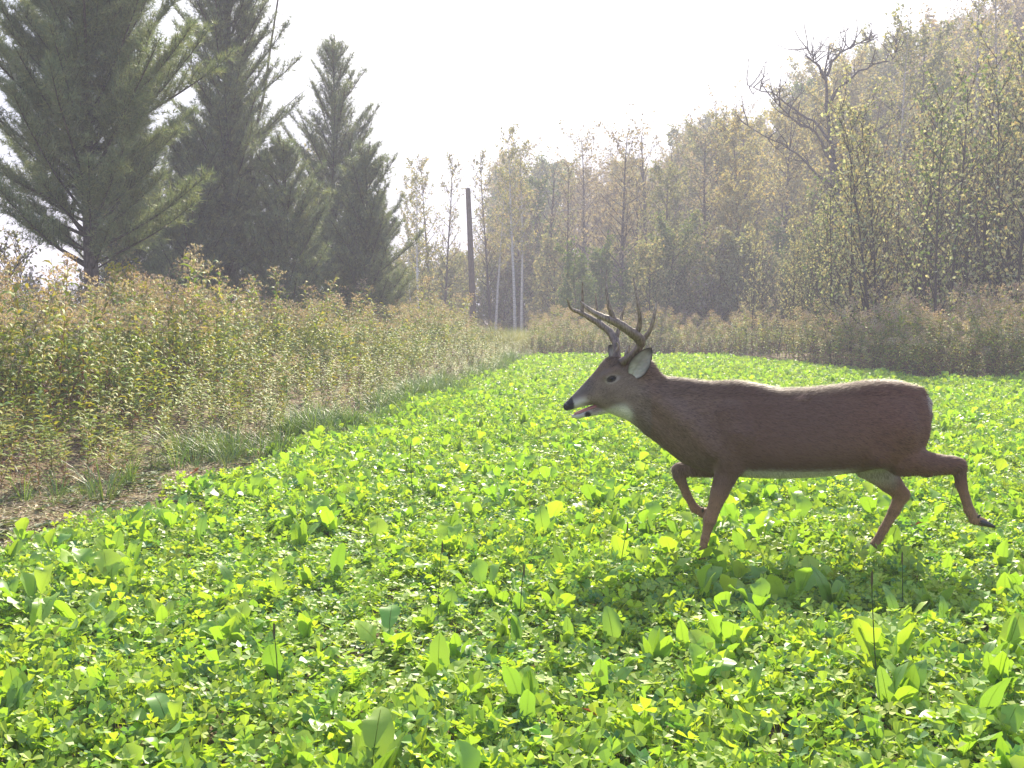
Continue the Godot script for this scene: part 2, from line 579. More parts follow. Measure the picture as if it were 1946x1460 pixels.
	stand("birch_tree", birch, 0.42, 47.0, 1.0, 2.2, "right one of the two straight white birches right of the pole", "tree", "", -0.01)
	stand("birch_tree", birch, -0.72, 48.0, 0.9, 3.9, "thin white birch just right of the utility pole", "tree", "", 0.05)
	stand("birch_tree", birch, -3.55, 42.0, 0.85, 5.0, "slanting white birch left of the utility pole", "tree", "", 0.09)
	stand("birch_tree", birch, -4.1, 44.0, 0.8, 1.0, "upright pale birch beside the small pine", "tree", "", -0.02)
	stand("slender_tree", slim, -3.0, 47.0, 1.02, 0.0, "slender dark tree with few leaves between slanting birch and pole", "tree")
	stand("slender_tree", slim, -3.5, 49.0, 1.05, 2.0, "slender tan-leaved tree behind the slanting birch", "tree")
	stand("slender_tree", slim, -0.9, 51.0, 1.1, 3.0, "leafy slender tree just right of the utility pole", "tree")
	stand("slender_tree", slim, 2.4, 49.0, 1.0, 4.2, "slender grey tree right of the straight birches", "tree")
	var low := broadleaf(5.0, 0.06, 1.6, 0.12, 34, 13.0, 0.12, YELLOW + RUSTY, 0.8, M.grey_bark, grey, 7)
	stand("low_tree", low, -3.0, 62.0, 1.0, 1.0, "low rusty yellow tree far behind, left of the pole", "tree")
	stand("low_tree", low, -0.6, 58.0, 1.1, 3.0, "low rusty yellow tree far behind, right of the pole", "tree")
	build_snag()

# the tall dead tree: crooked bare limbs above the thicket
func build_snag() -> void:
	var w := Geo.new()
	var limb_list_of := [
		[[0, 0, 0], [0.0, 3.0, 0], [0.1, 5.6, 0.1], [-0.05, 7.0, 0], [-0.3, 8.6, 0], [-0.35, 9.9, 0], [-0.25, 10.9, 0]],
		[[0.1, 5.7, 0], [-0.7, 6.1, 0.5], [-1.5, 6.9, 0.7], [-2.3, 7.3, 0.8], [-3.6, 8.0, 0.9]],
		[[-0.1, 7.4, 0], [-0.7, 8.2, -0.4], [-1.3, 8.6, -0.6], [-2.1, 9.3, -0.8], [-3.0, 9.6, -0.9]],
		[[0.1, 5.8, 0], [0.5, 6.7, -0.4], [1.0, 7.4, -0.5], [1.9, 8.0, -0.4], [2.9, 8.7, -0.2]],
		[[-0.3, 8.7, 0], [0.2, 9.4, 0.4], [0.9, 9.9, 0.6], [1.7, 10.1, 0.8], [2.1, 10.6, 0.8]],
		[[-0.33, 9.6, 0], [-0.8, 10.2, 0.2], [-1.1, 10.7, 0.3]],
		[[-0.3, 9.8, 0], [0.1, 10.5, -0.3], [0.7, 10.9, -0.5], [1.4, 11.1, -0.6]],
		[[0.0, 6.6, 0], [-0.9, 7.6, 0.6], [-1.7, 8.0, 1.0], [-2.7, 8.9, 1.2]],
		[[0.1, 5.5, 0], [0.9, 6.0, 0.7], [1.7, 6.2, 1.1], [2.4, 7.0, 1.4]]]
	for i in limb_list_of.size():
		var src: Array = limb_list_of[i]
		var pts := PackedVector3Array()
		for k in src.size() - 1:
			for s in 3:
				pts.push_back(Vector3(src[k][0], src[k][1], src[k][2]).lerp(Vector3(src[k + 1][0], src[k + 1][1], src[k + 1][2]), s / 3.0) + any_dir() * (0.07 if i > 0 else 0.03))
		pts.push_back(Vector3(src[-1][0], src[-1][1], src[-1][2]))
		w.tube(pts, taper(0.16 if i == 0 else 0.055, 0.012, pts.size()), 8, Color(0.85, 0.82, 0.82))
		for q in 15:
			var u := rr(0.35, 1.0)
			var tw := curve_pts(along(pts, u), any_dir() + Vector3(0, 0.7, 0), rr(0.4, 1.3), 5, 0.1, 0.3)
			w.tube(tw, taper(0.025, 0.007, 5), 5, Color(0.75, 0.72, 0.7))
			for e in 5:
				w.tube(curve_pts(along(tw, rr(0.3, 1.0)), any_dir() + Vector3(0, 0.4, 0), rr(0.2, 0.5), 4, 0.1, 0.3), taper(0.010, 0.005, 4), 3, Color(0.7, 0.66, 0.64))
	var o := base("dead_tree", Vector3(11.6, land(11.6, -40.0) - 0.1, -40.0))
	part(o, "trunk", w.mesh(M.grey_bark))
	tag(o, "tall dead tree with crooked bare limbs rising above the thicket", "tree")

func build_pines() -> void:
	var soft := [Color(0.21, 0.26, 0.125), Color(0.235, 0.285, 0.14), Color(0.17, 0.22, 0.12), Color(0.28, 0.31, 0.14)]
	var dark := [Color(0.15, 0.185, 0.125), Color(0.17, 0.205, 0.135), Color(0.13, 0.16, 0.115)]
	stand("pine_tree", pine(13.0, 2.75, 1.9, soft, 1.0), -7.3, 19.2, 1.0, 0.3, "largest soft green pine with a straight trunk above the weeds", "pine")
	stand("pine_tree", pine(15.0, 1.8, 2.0, dark + soft, 0.7), -6.75, 26.0, 1.0, 1.1, "tall dark pine close behind the largest pine", "pine")
	stand("pine_tree", pine(9.0, 2.35, 0.9, dark + soft, 0.55), -5.35, 32.0, 1.0, 2.0, "pine with a narrow pointed top standing against the sky", "pine")
	var small := pine(5.0, 1.6, 0.5, soft + dark, 0.75)
	stand("pine_tree", small, -5.1, 25.0, 1.0, 0.0, "low bushy pine in front of the pointed pine", "pine")
	stand("pine_tree", small, -3.75, 29.0, 1.08, 2.0, "smallest pine at the right end of the pine row", "pine")
	stand("pine_tree", small, -7.8, 30.0, 1.35, 4.0, "middling pine half hidden behind the tall dark pine", "pine")
	stand("pine_tree", small, -7.35, 25.0, 1.05, 5.2, "low pine between the largest pine and the tall dark pine", "pine")
	stand("pine_tree", small, -9.7, 28.5, 1.2, 3.1, "low pine behind the left branches of the largest pine", "pine")
	var grey := Color(0.7, 0.65, 0.62)
	var gold := broadleaf(6.4, 0.06, 1.5, 0.2, 34, 6.0, 0.11, YELLOW, 1.0, M.grey_bark, grey, 7)
	stand("yellow_tree", gold, -6.1, 33.5, 1.0, 0.6, "yellow leafed tree showing between the pines", "tree")
	stand("yellow_tree", gold, -9.6, 27.0, 0.8, 2.6, "sparse yellow tree behind the trunk of the largest pine", "tree")
	# the bare leaning stem between the pines
	var w := Geo.new()
	var pts := PackedVector3Array([Vector3(-0.4, 0, 0), Vector3(-0.32, 2.0, 0), Vector3(-0.2, 4.2, 0), Vector3(-0.02, 5.4, 0.05), Vector3(0.26, 6.6, 0.0), Vector3(0.42, 7.6, 0.05), Vector3(0.72, 9.4, 0)])
	w.tube(pts, taper(0.055, 0.02, 7), 7, grey)
	w.tube(curve_pts(pts[3], Vector3(0.9, 0.9, 0.1), 1.8, 7, 0.02, 0.1), taper(0.014, 0.005, 7), 4, grey)
	for q in 12:
		w.tube(curve_pts(along(pts, rr(0.55, 1.0)), any_dir() + Vector3(0, 0.6, 0), rr(0.15, 0.5), 4, 0.1, 0.2), taper(0.009, 0.004, 4), 3, grey)
	var o := base("bare_sapling", Vector3(-6.25, 0.1, -27.0))
	part(o, "trunk", w.mesh(M.grey_bark))
	tag(o, "thin leafless leaning stem against the white sky between pines", "sapling")
	# scrub under the big pine
	var scrub := broadleaf(2.4, 0.025, 1.2, 0.05, 24, 3.5, 0.07, OLIVE + MAUVE, 0.9, M.grey_bark, Color(0.6, 0.5, 0.46), 7, 0.1)
	for s in [[-8.9, 18.5, 1.1, "twiggy shrub left of the largest pine's trunk"], [-9.8, 21.0, 1.0, "twiggy shrub near the bright gap behind the largest pine"], [-8.2, 21.5, 0.9, "twiggy shrub just behind the largest pine's trunk"], [-6.9, 22.0, 0.8, "twiggy shrub right of the largest pine's trunk"], [-10.8, 24.0, 1.2, "farthest twiggy shrub behind the largest pine"]]:
		stand("scrub_shrub", scrub, s[0], s[1], s[2], rr(0, TAU), s[3], "shrub")
	stand("yellow_shrub", broadleaf(2.2, 0.02, 0.7, 0.1, 18, 8.0, 0.09, [Color(0.4, 0.42, 0.05), Color(0.5, 0.42, 0.06)], 0.8, M.grey_bark, grey, 6), -7.3, 20.6, 1.0, 0.0, "bright yellow green shrub at the foot of the largest pine", "shrub")

func build_thicket() -> void:
	var stemc := Color(0.5, 0.46, 0.44)
	var kinds := []
	for k in 6:
		kinds.append(broadleaf(rr(5.4, 6.6), 0.04, rr(1.5, 2.1), 0.12, 24, [4.0, 3.2, 3.8, 3.2, 3.4, 2.0][k], 0.1, [CREAM, CREAM + YELLOW, YELLOW + CREAM, CREAM + GREEN, RUSTY + CREAM, CREAM + MAUVE][k], 1.25, M.grey_bark, stemc, 8, 0.05))
	var words := ["olive", "olive and yellow", "yellowing", "green", "rust tinged", "half bare"]
	for i in 84:
		var t := (i + rng.randf()) / 84.0
		var d := rr(24.5, 36.0)
		var x := d * lerpf(0.205, 0.53, t)
		if x < 7.4 or d < plot_far(x) + 3.6: continue
		var k := rng.randi() % 6
		var s := lerpf(0.62, 1.35, smoothstep(0.0, 0.9, t)) * rr(0.8, 1.12)
		var row := "front" if d < 28.0 else ("middle" if d < 31.5 else "back")
		stand("thicket_sapling", kinds[k], x, d, s, rr(0, TAU), "%s leafed sapling in the thicket's %s row" % [words[k], row], "sapling", "%s saplings in the %s of the thicket" % [words[k], row], rr(-0.1, 0.1))
	# taller, older trees inside it
	var tall := broadleaf(11.0, 0.12, 2.3, 0.2, 44, 7.0, 0.1, OLIVE + YELLOW, 1.2, M.grey_bark, Color(0.8, 0.76, 0.74), 8, 0.03)
	var pale := broadleaf(11.5, 0.10, 1.9, 0.3, 36, 5.0, 0.1, MAUVE + OLIVE, 1.4, M.birch_bark, Color(0.8, 0.78, 0.76), 8, 0.03)
	for s in [[tall, 14.6, 31.0, 1.0, "leaning olive tree in the right part of the thicket", 0.14], [tall, 16.6, 34.0, 1.15, "tallest olive tree at the right edge of the thicket", 0.05], [pale, 15.2, 36.0, 1.0, "pale grey stemmed tree inside the thicket", -0.03], [pale, 13.2, 38.0, 0.95, "pale stemmed tree behind the middle of the thicket", 0.02], [tall, 18.6, 37.0, 1.1, "olive tree behind the thicket at the picture's right edge", -0.05], [pale, 17.4, 39.5, 1.2, "tall pale tree behind the right part of the thicket", 0.04]]:
		stand("thicket_tree", s[0], s[1], s[2], s[3], rr(0, TAU), s[4], "tree", "", s[5])

func build_pole() -> void:
	var w := Geo.new()
	w.tube(PackedVector3Array([Vector3(0.12, -0.3, 0), Vector3(0.06, 2.0, 0), Vector3(-0.03, 4.5, 0), Vector3(-0.12, 6.6, 0), Vector3(-0.121, 6.64, 0)]), PackedFloat32Array([0.145, 0.136, 0.12, 0.105, 0.02]), 14, Color.WHITE)
	var o := base("utility_pole", Vector3(-1.75, land(-1.75, -47.0), -47.0))
	part(o, "post", w.mesh(M.pole_wood))
	var br := Geo.new()
	br.tube(PackedVector3Array([Vector3(0.0, 5.35, 0.0), Vector3(0.2, 5.35, 0.0), Vector3(0.2, 5.42, 0.0)]), PackedFloat32Array([0.015, 0.015, 0.02]), 8, Color(0.5, 0.5, 0.5))
	part(o, "bracket", br.mesh(M.pole_wood))
	tag(o, "dark wooden utility pole leaning slightly before the far trees", "utility pole")
	for s in [[5.42, 7.9, 0.10, "pale wire running from the utility pole to the wooded hill"], [6.2, 9.2, -0.05, "upper faint wire from the top of the utility pole"]]:
		var g := Geo.new()
		var a := Vector3(-1.62, s[0] + land(-1.75, -47.0), -47.0)
		var b := Vector3(11.0, s[1], -50.0)
		var pts := PackedVector3Array()
		for i in 17:
			var t := i / 16.0
			pts.push_back(a.lerp(b, t) - Vector3(0, 0.5 * 4.0 * t * (1.0 - t), 0))
		g.tube(pts, taper(0.008, 0.008, 17), 5, Color.WHITE)
		var e := single("power_line", g.mesh(M.wire))
		tag(e, s[3], "wire")

# ------------------------------------------------------------------ tall weeds: goldenrod gone to seed
# one stem about a metre tall: [stem, leaves, plume] as separate pieces of geometry
func goldenrod(look: int) -> Array:
	var stem := Geo.new()
	var lv := Geo.new()
	var plume := Geo.new()
	var greens := [Color(0.19, 0.27, 0.06), Color(0.25, 0.32, 0.075), Color(0.13, 0.2, 0.055), Color(0.34, 0.34, 0.085)]
	var tans := [Color(0.25, 0.185, 0.135), Color(0.33, 0.245, 0.185), Color(0.18, 0.115, 0.085), Color(0.25, 0.21, 0.11)]
	var browns := [Color(0.13, 0.062, 0.042), Color(0.19, 0.10, 0.06), Color(0.09, 0.05, 0.036)]
	var dryness: float = [0.04, 0.12, 0.28, 0.5, 0.85, 0.08, 0.2, 0.4][look]
	var bend := Vector3(rr(-0.12, 0.12), 1, rr(-0.12, 0.12))
	var pts := curve_pts(Vector3(0, -0.02, 0), bend, 1.02, 6, 0.0, 0.05)
	var sc := Color(0.2, 0.12, 0.08).lerp(Color(0.16, 0.14, 0.06), 1.0 - dryness)
	for i in 5:
		stem.stalk(pts[i], pts[i + 1], Vector3(1, 0, 0.3).normalized(), lerpf(0.0042, 0.0024, i / 5.0), sc)
		stem.stalk(pts[i], pts[i + 1], Vector3(-0.3, 0, 1).normalized(), lerpf(0.0042, 0.0024, i / 5.0), sc)
	var turn := rr(0, TAU)
	var count := 36
	for i in count:
		var t := lerpf(0.02, 0.97, float(i) / count)
		turn += 2.4 + rr(-0.3, 0.3)
		var p := along(pts, t)
		var o := Vector3(cos(turn), 0, sin(turn))
		var dead: bool = rng.randf() < lerpf(dryness + 0.55 - t * 1.5, dryness, 0.35)
		if t < 0.3 and rng.randf() < 0.12:
			continue
		var col: Color = vary(pick(greens), 0.22)
		if dead:
			col = vary(pick(browns if t < 0.45 else tans), 0.3)
		var l := rr(0.11, 0.17) * (1.0 if not dead else 0.8) * lerpf(1.0, 0.65, t)
		var w := rr(0.012, 0.0185) * (1.0 if not dead else 0.65)
		var droop := rr(0.5, 1.2) if not dead else rr(1.0, 2.0)
		var q := PackedVector3Array()
		var d := (o + Vector3(0, rr(0.5, 1.1), 0)).normalized()
		var c := p
		q.push_back(c)
		for s in 3:
			c += d * (l / 3.0)
			q.push_back(c)
			d = (d + Vector3(0, -droop * 0.55, 0)).normalized()
		var side := o.cross(Vector3.UP).rotated(o, rr(-0.5, 0.5))
		lv.strip(q, PackedFloat32Array([w * 0.4, w, w * 0.7, 0.0005]), side, 0.25, col, vary(col, 0.15))
	lv.smooth()
	# the seed plume: short arching sprays of fluff
	var fluff := [Color(0.46, 0.375, 0.35), Color(0.38, 0.3, 0.28), Color(0.56, 0.475, 0.44), Color(0.29, 0.22, 0.2)]
	for s in ([7, 11, 15, 16, 11, 5, 13, 17][look] as int):
		var t := lerpf(0.86, 1.0, minf(s / 14.0, 1.0))
		turn += 2.4
		var arm := curve_pts(along(pts, t), Vector3(cos(turn), 0.9, sin(turn)), lerpf(0.15, 0.07, minf(s / 14.0, 1.0)) * rr(0.7, 1.2), 5, -0.2, 0.1)
		for k in 13:
			var p := along(arm, rr(0.15, 1.0)) + any_dir() * 0.006
			var d := any_dir()
			var e := d.cross(any_dir()).normalized()
			plume.tri(p - e * 0.006, p + e * 0.006, p + d * rr(0.011, 0.02), vary(pick(fluff), 0.2))
		plume.stalk(arm[0], arm[4], Vector3(0.7, 0.1, 0.7), 0.0012, Color(0.2, 0.14, 0.1))
	return [stem, lv, plume]

func blade_tuft(count: int, h: float, tint: Array) -> Geo:
	var g := Geo.new()
	for i in count:
		var o := round_dir()
		var p := o * rr(0.0, 0.07)
		var d := (Vector3.UP + o * rr(0.1, 0.8)).normalized()
		var l := h * rr(0.5, 1.15)
		var q := PackedVector3Array([p])
		var c := p
		for s in 4:
			c += d * (l / 4.0)
			q.push_back(c)
			d = (d + o * rr(0.05, 0.3) + Vector3(0, -0.28, 0) * (s * 0.4)).normalized()
		var col := vary(pick(tint), 0.25)
		g.strip(q, PackedFloat32Array([0.0022, 0.003, 0.0028, 0.002, 0.0003]), o.cross(Vector3.UP).rotated(Vector3.UP, rr(-0.7, 0.7)), 0.1, col, col * 1.15)
	return g

func bank_height(x: float, d: float) -> float:
	# lower at the front edge of the bank, full height behind
	var inside := bank_front(d) - x
	var n := bump_noise.get_noise_2d(x * 5.0 + 40.0, d * 3.0)
	return lerpf(0.32, 1.27, smoothstep(-0.3, lerpf(1.5, 3.0, smoothstep(8.0, 12.0, d)), inside + n * 0.8)) * (1.0 + n * 0.6) * lerpf(0.7, 0.97, smoothstep(6.5, 12.0, d))

func build_weeds() -> void:
	var pieces := []
	var whole := []
	var bare_top := []
	for k in 8:
		var a := goldenrod(k)
		pieces.append([a[0].mesh(M.weed), a[1].mesh(M.weed), a[2].mesh(M.weed) if a[2].v.size() else null])
		var g := Geo.new()
		for q in 3:
			var bare: Geo = a[q]
			if q != 1:
				bare.smooth()
			g.add(bare, Transform3D.IDENTITY)
		whole.append(g.mesh(M.weed))
		var plain := Geo.new()
		plain.add(a[0], Transform3D.IDENTITY)
		plain.add(a[1], Transform3D.IDENTITY)
		bare_top.append(plain.mesh(M.weed))
	var spots := []      # x, depth, height, look
	# the bank on the left
	var d := 5.2
	while d < 36.0:
		var step := 0.18 if d < 14.0 else 0.22
		var x := maxf(-0.47 * d - 2.2, bank_front(d) - 8.5)
		while x < bank_front(d) + 0.1:
			var px := x + rr(-0.5, 0.5) * step
			var pd := d + rr(-0.5, 0.5) * step
			var inside := bank_front(pd) - px
			if inside > -0.05 + rr(-0.1, 0.25):
				var n := bump_noise.get_noise_2d(px * 4.0, pd * 4.0)
				var look: int = pick([0, 0, 1, 2, 5, 5, 6]) if n > -0.24 else pick([2, 3, 3, 4, 7])
				if inside < 1.1 and pd < 8.6 and rng.randf() < 0.8: look = pick([3, 4, 4, 4])
				if bump_noise.get_noise_2d(px * 13.0 + 3.0, pd * 13.0) < -0.2 and inside < 2.0 and pd > 9.0:
					x += step
					continue
				spots.append([px, pd, bank_height(px, pd) * rr(0.6, 1.15) * (1.25 if rng.randf() < 0.08 else 1.0), look])
			x += step
		d += step
	# the block on the right and the strip across the far end
	d = 18.5
	while d < 40.0:
		var step := 0.2 if d < 28 else 0.27
		var x := bank_front(d) - 0.5
		while x < 0.47 * d + 2.0:
			var px := x + rr(-0.5, 0.5) * step
			var pd := d + rr(-0.5, 0.5) * step
			var over := pd - plot_far(px) - bump_noise.get_noise_2d(px * 8.0, 3.0) * 0.7
			if over > 0.0 and over < 7.0 and px > bank_front(pd):
				var n := bump_noise.get_noise_2d(px * 4.0 + 9.0, pd * 4.0)
				var right: bool = px > 6.5
				var look: int = pick([2, 2, 3, 6, 7, 3]) if n > 0.05 else pick([3, 3, 4, 4, 7])
				var h := rr(0.95, 1.35) * (1.0 + n * 0.75) * lerpf(0.6, 1.0, smoothstep(0.0, 1.4, over)) * lerpf(0.95, 1.15, smoothstep(6.0, 10.0, px))
				if not right: h *= 0.92
				spots.append([px, pd, h, look])
			x += step
		d += step
	# the stems that show largest stand as plants of their own, the rest as one mass
	spots.sort_custom(func(a, b): return a[1] < b[1])
	var own := 0
	var rest := []
	var tints := []
	for k in 16:
		rest.append([])
		tints.append(PackedColorArray())
	var words := ["fresh green", "leafy green", "half dry", "mostly dry", "dead brown", "green and full", "greenish", "tan and dry"]
	for s in spots:
		var front: bool = s[0] > bank_front(s[1]) - 0.75 and s[0] < bank_front(s[1]) + 0.2 and absf(s[0]) < 0.466 * s[1]
		if front and own < 290 and rng.randf() < 0.7:
			own += 1
			var o := base("goldenrod_plant", Vector3(s[0], land(s[0], -s[1]), -s[1]), rr(0, TAU))
			o.scale = Vector3(1, s[2], 1) * 1.0
			o.scale = Vector3(lerpf(1.0, s[2], 0.5), s[2], lerpf(1.0, s[2], 0.5))
			part(o, "stem", pieces[s[3]][0])
			part(o, "foliage", pieces[s[3]][1])
			if pieces[s[3]][2] and s[2] > 0.8: part(o, "seed_plume", pieces[s[3]][2])
			var size := "ankle high" if s[2] < 0.31 else "shin high" if s[2] < 0.42 else ("knee high" if s[2] < 0.55 else ("thigh high" if s[2] < 0.75 else ("waist high" if s[2] < 1.0 else "chest high")))
			var u: float = s[0] / s[1]
			var where := "below the largest pine" if u < -0.33 else ("below the tall dark pine" if u < -0.23 else ("below the pointed pine" if u < -0.15 else ("left of the pole" if u < -0.06 else "near the pole")))
			tag(o, "%s %s goldenrod %s" % [size, words[s[3]], where], "goldenrod", "goldenrod in the front of the bank")
			continue
		var b := Basis.from_euler(Vector3(rr(-0.34, 0.34), rr(0, TAU), rr(-0.34, 0.34)))
		var wide: float = lerpf(1.0, s[2], 0.5)
		var slot: int = s[3] + (8 if s[2] < 0.95 and s[0] < bank_front(s[1]) and rng.randf() < 0.85 else 0)
		rest[slot].append(Transform3D(b.scaled_local(Vector3(wide, s[2], wide)), Vector3(s[0], land(s[0], -s[1]), -s[1])))
		tints[slot].push_back(vary(Color(1, 1, 1), 0.25))
	var mass := base("goldenrod_thicket", Vector3.ZERO)
	tag(mass, "dense mass of goldenrod gone to seed around the food plot", "goldenrod", "", "stuff")
	for k in 8:
		scatter(mass, "stems", whole[k], rest[k], tints[k])
		scatter(mass, "stems", bare_top[k], rest[k + 8], tints[k + 8])
	# long grass at the foot of the bank, pale grass beyond the far weeds
	var green := [Color(0.08, 0.15, 0.04), Color(0.13, 0.2, 0.06), Color(0.18, 0.25, 0.07), Color(0.1, 0.18, 0.05)]
	var straw := [Color(0.3, 0.29, 0.09), Color(0.36, 0.32, 0.12), Color(0.24, 0.27, 0.08)]
	var tufts := []
	for k in 4:
		tufts.append(blade_tuft(26, 0.34, green).mesh(M.grass))
	for k in 2:
		tufts.append(blade_tuft(34, 0.7, straw).mesh(M.grass))
	var at := []
	var tc := []
	for k in 6:
		at.append([])
		tc.append(PackedColorArray())
	for i in 2600:
		var pd := rr(7.0, 31.0)
		var px := bank_front(pd) + rr(-0.5, 1.0) * rr(0.1, 1.0)
		if px > plot_left(pd) + rr(-0.1, 0.45): continue
		if pd < 9.5 and rng.randf() < 0.8: continue
		if bump_noise.get_noise_2d(px * 5.0, pd * 5.0) < 0.0: continue
		var k := rng.randi() % 4
		var s := rr(0.35, 1.2)
		at[k].append(Transform3D(Basis.from_euler(Vector3(0, rr(0, TAU), 0)).scaled_local(Vector3(s, s, s)), Vector3(px, land(px, -pd), -pd)))
		tc[k].push_back(vary(Color(1, 1, 1), 0.2))
	for i in 5200:
		var pd := rr(36.0, 44.0)
		var px := rr(-2.0, 15.0)
		var k := 4 + rng.randi() % 2
		var s := rr(0.7, 1.35)
		at[k].append(Transform3D(Basis.from_euler(Vector3(0, rr(0, TAU), 0)).scaled_local(Vector3(s, s, s)), Vector3(px, land(px, -pd), -pd)))
		tc[k].push_back(vary(Color(1, 1, 1), 0.2))
	var lawn := base("grass", Vector3.ZERO)
	tag(lawn, "long grass at the foot of the weed bank and beyond the far weeds", "grass", "", "stuff")
	for k in 6:
		scatter(lawn, "tufts", tufts[k], at[k], tc[k])

# ------------------------------------------------------------------ the food plot
const LEAF_GREEN := [Color(0.34, 0.475, 0.07), Color(0.295, 0.44, 0.075), Color(0.38, 0.5, 0.075), Color(0.225, 0.37, 0.08), Color(0.13, 0.27, 0.09)]

func clover_patch() -> Geo:
	var g := Geo.new()
	for i in 24:
		var o := round_dir()
		var p := o * (0.17 * sqrt(rng.randf()))
		var h := rr(0.02, 0.095)
		var top := p + Vector3(rr(-0.025, 0.025), h, rr(-0.025, 0.025))
		var col := vary(pick(LEAF_GREEN), 0.2)
		g.stalk(p, top, round_dir(), 0.0011, col * 0.8)
		var tilt := Basis.from_euler(Vector3(rr(-0.8, 0.8), rr(0, TAU), rr(-0.8, 0.8)))
		var l := rr(0.017, 0.032)
		for q in 3:
			var a := TAU * q / 3.0
			var f: Vector3 = tilt * Vector3(cos(a), rr(-0.1, 0.35), sin(a)).normalized()
			var up: Vector3 = tilt * Vector3.UP
			var s := f.cross(up).normalized()
			var k := g.v.size()
			var w := l * 0.46
			var c2 := vary(col, 0.08)
			for e in [top, top + f * (l * 0.42) + s * (w * 0.8) + up * (w * 0.25), top + f * (l * 0.82) + s * w + up * (w * 0.3), top + f * (l * 0.95), top + f * (l * 0.82) - s * w + up * (w * 0.3), top + f * (l * 0.42) - s * (w * 0.8) + up * (w * 0.25)]:
				g.v.push_back(e)
				g.c.push_back(c2)
			for e in [0, 1, 2, 0, 2, 3, 0, 3, 4, 0, 4, 5]:
				g.ix.push_back(k + e)
	return g

# one large leaf growing along +x from the origin, rising at first: kind 0 spoon-shaped chicory, 1 lobed turnip, 2 ferny radish
func big_leaf(kind: int) -> Geo:
	var g := Geo.new()
	var length: float = [rr(0.15, 0.23), rr(0.16, 0.24), rr(0.14, 0.2)][kind]
	var rise: float = [rr(2.0, 5.0), rr(1.1, 2.6), rr(1.0, 2.2)][kind]
	var col := vary(LEAF_GREEN[rng.randi() % 4] * Color(0.87, 0.97, 1.0), 0.1)
	var n := 16
	var pts := PackedVector3Array()
	var wid := PackedFloat32Array()
	var p := Vector3.ZERO
	var d := Vector3(1, rise, 0).normalized()
	var curl := rr(0.03, 0.16)
	var broad: float = [rr(0.02, 0.031), rr(0.033, 0.048), rr(0.027, 0.037)][kind]
	for i in n + 1:
		var t := float(i) / n
		pts.push_back(p)
		var w := 0.0
		if kind == 0:
			w = broad * pow(sin(PI * clampf(pow(t, 1.35), 0.03, 1.0)), 0.75) + 0.003
			w *= 1.0 + 0.06 * sin(i * 1.7)
		elif kind == 1:
			if t < 0.55:
				w = 0.0028 + (0.85 * broad * t if i % 2 == 1 else 0.0)
			else:
				w = broad * pow(sin(PI * clampf((t - 0.5) / 0.5, 0.08, 1.0)), 0.6) * (1.0 + 0.14 * sin(i * 1.5 + length * 200.0))
		else:
			w = 0.0022 if i % 2 == 0 else broad * sin(PI * clampf(t * 0.8 + 0.12, 0, 1))
		if i == n: w = 0.0006
		wid.push_back(w)
		p += d * (length / n)
		d = (d + Vector3(0.35, -1, 0) * curl * t * 1.2).normalized()
	g.strip(pts, wid, Vector3(0, 0, 1), rr(-0.1, 0.45), col, vary(col, 0.06))
	# ripples of the blade
	var ph := rr(0, TAU)
	for i in g.v.size():
		var q := g.v[i]
		g.v[i] = q + Vector3(0, sin(q.x * 70.0 + ph + q.z * 60.0) * absf(q.z) * 0.3, sin(q.x * 33.0 + ph) * 0.003)
	g.smooth()
	# pale midrib standing a little proud
	for i in n - 1:
		var up := Vector3(0, 0.0012, 0)
		g.stalk(pts[i] + up, pts[i + 1] + up, Vector3(0, 0, 1), 0.0013 * (1.0 - 0.6 * i / n), col.lerp(Color(0.5, 0.55, 0.25), 0.4))
		for e in 4:
			g.n.push_back(Vector3.UP)
	return g

func leaf_pose(kind: int, k: int, count: int) -> Transform3D:
	var b := Basis.from_euler(Vector3(0, TAU * k / count + rr(-0.4, 0.4), 0)) * Basis.from_euler(Vector3(rr(-0.35, 0.35), 0, rr(-0.15, 0.35)))
	var s := rr(0.65, 1.15)
	if kind == 0: s *= rr(0.8, 1.1)
	return Transform3D(b.scaled_local(Vector3(s, s, s)), Vector3(rr(-0.01, 0.01), 0.0, rr(-0.01, 0.01)))

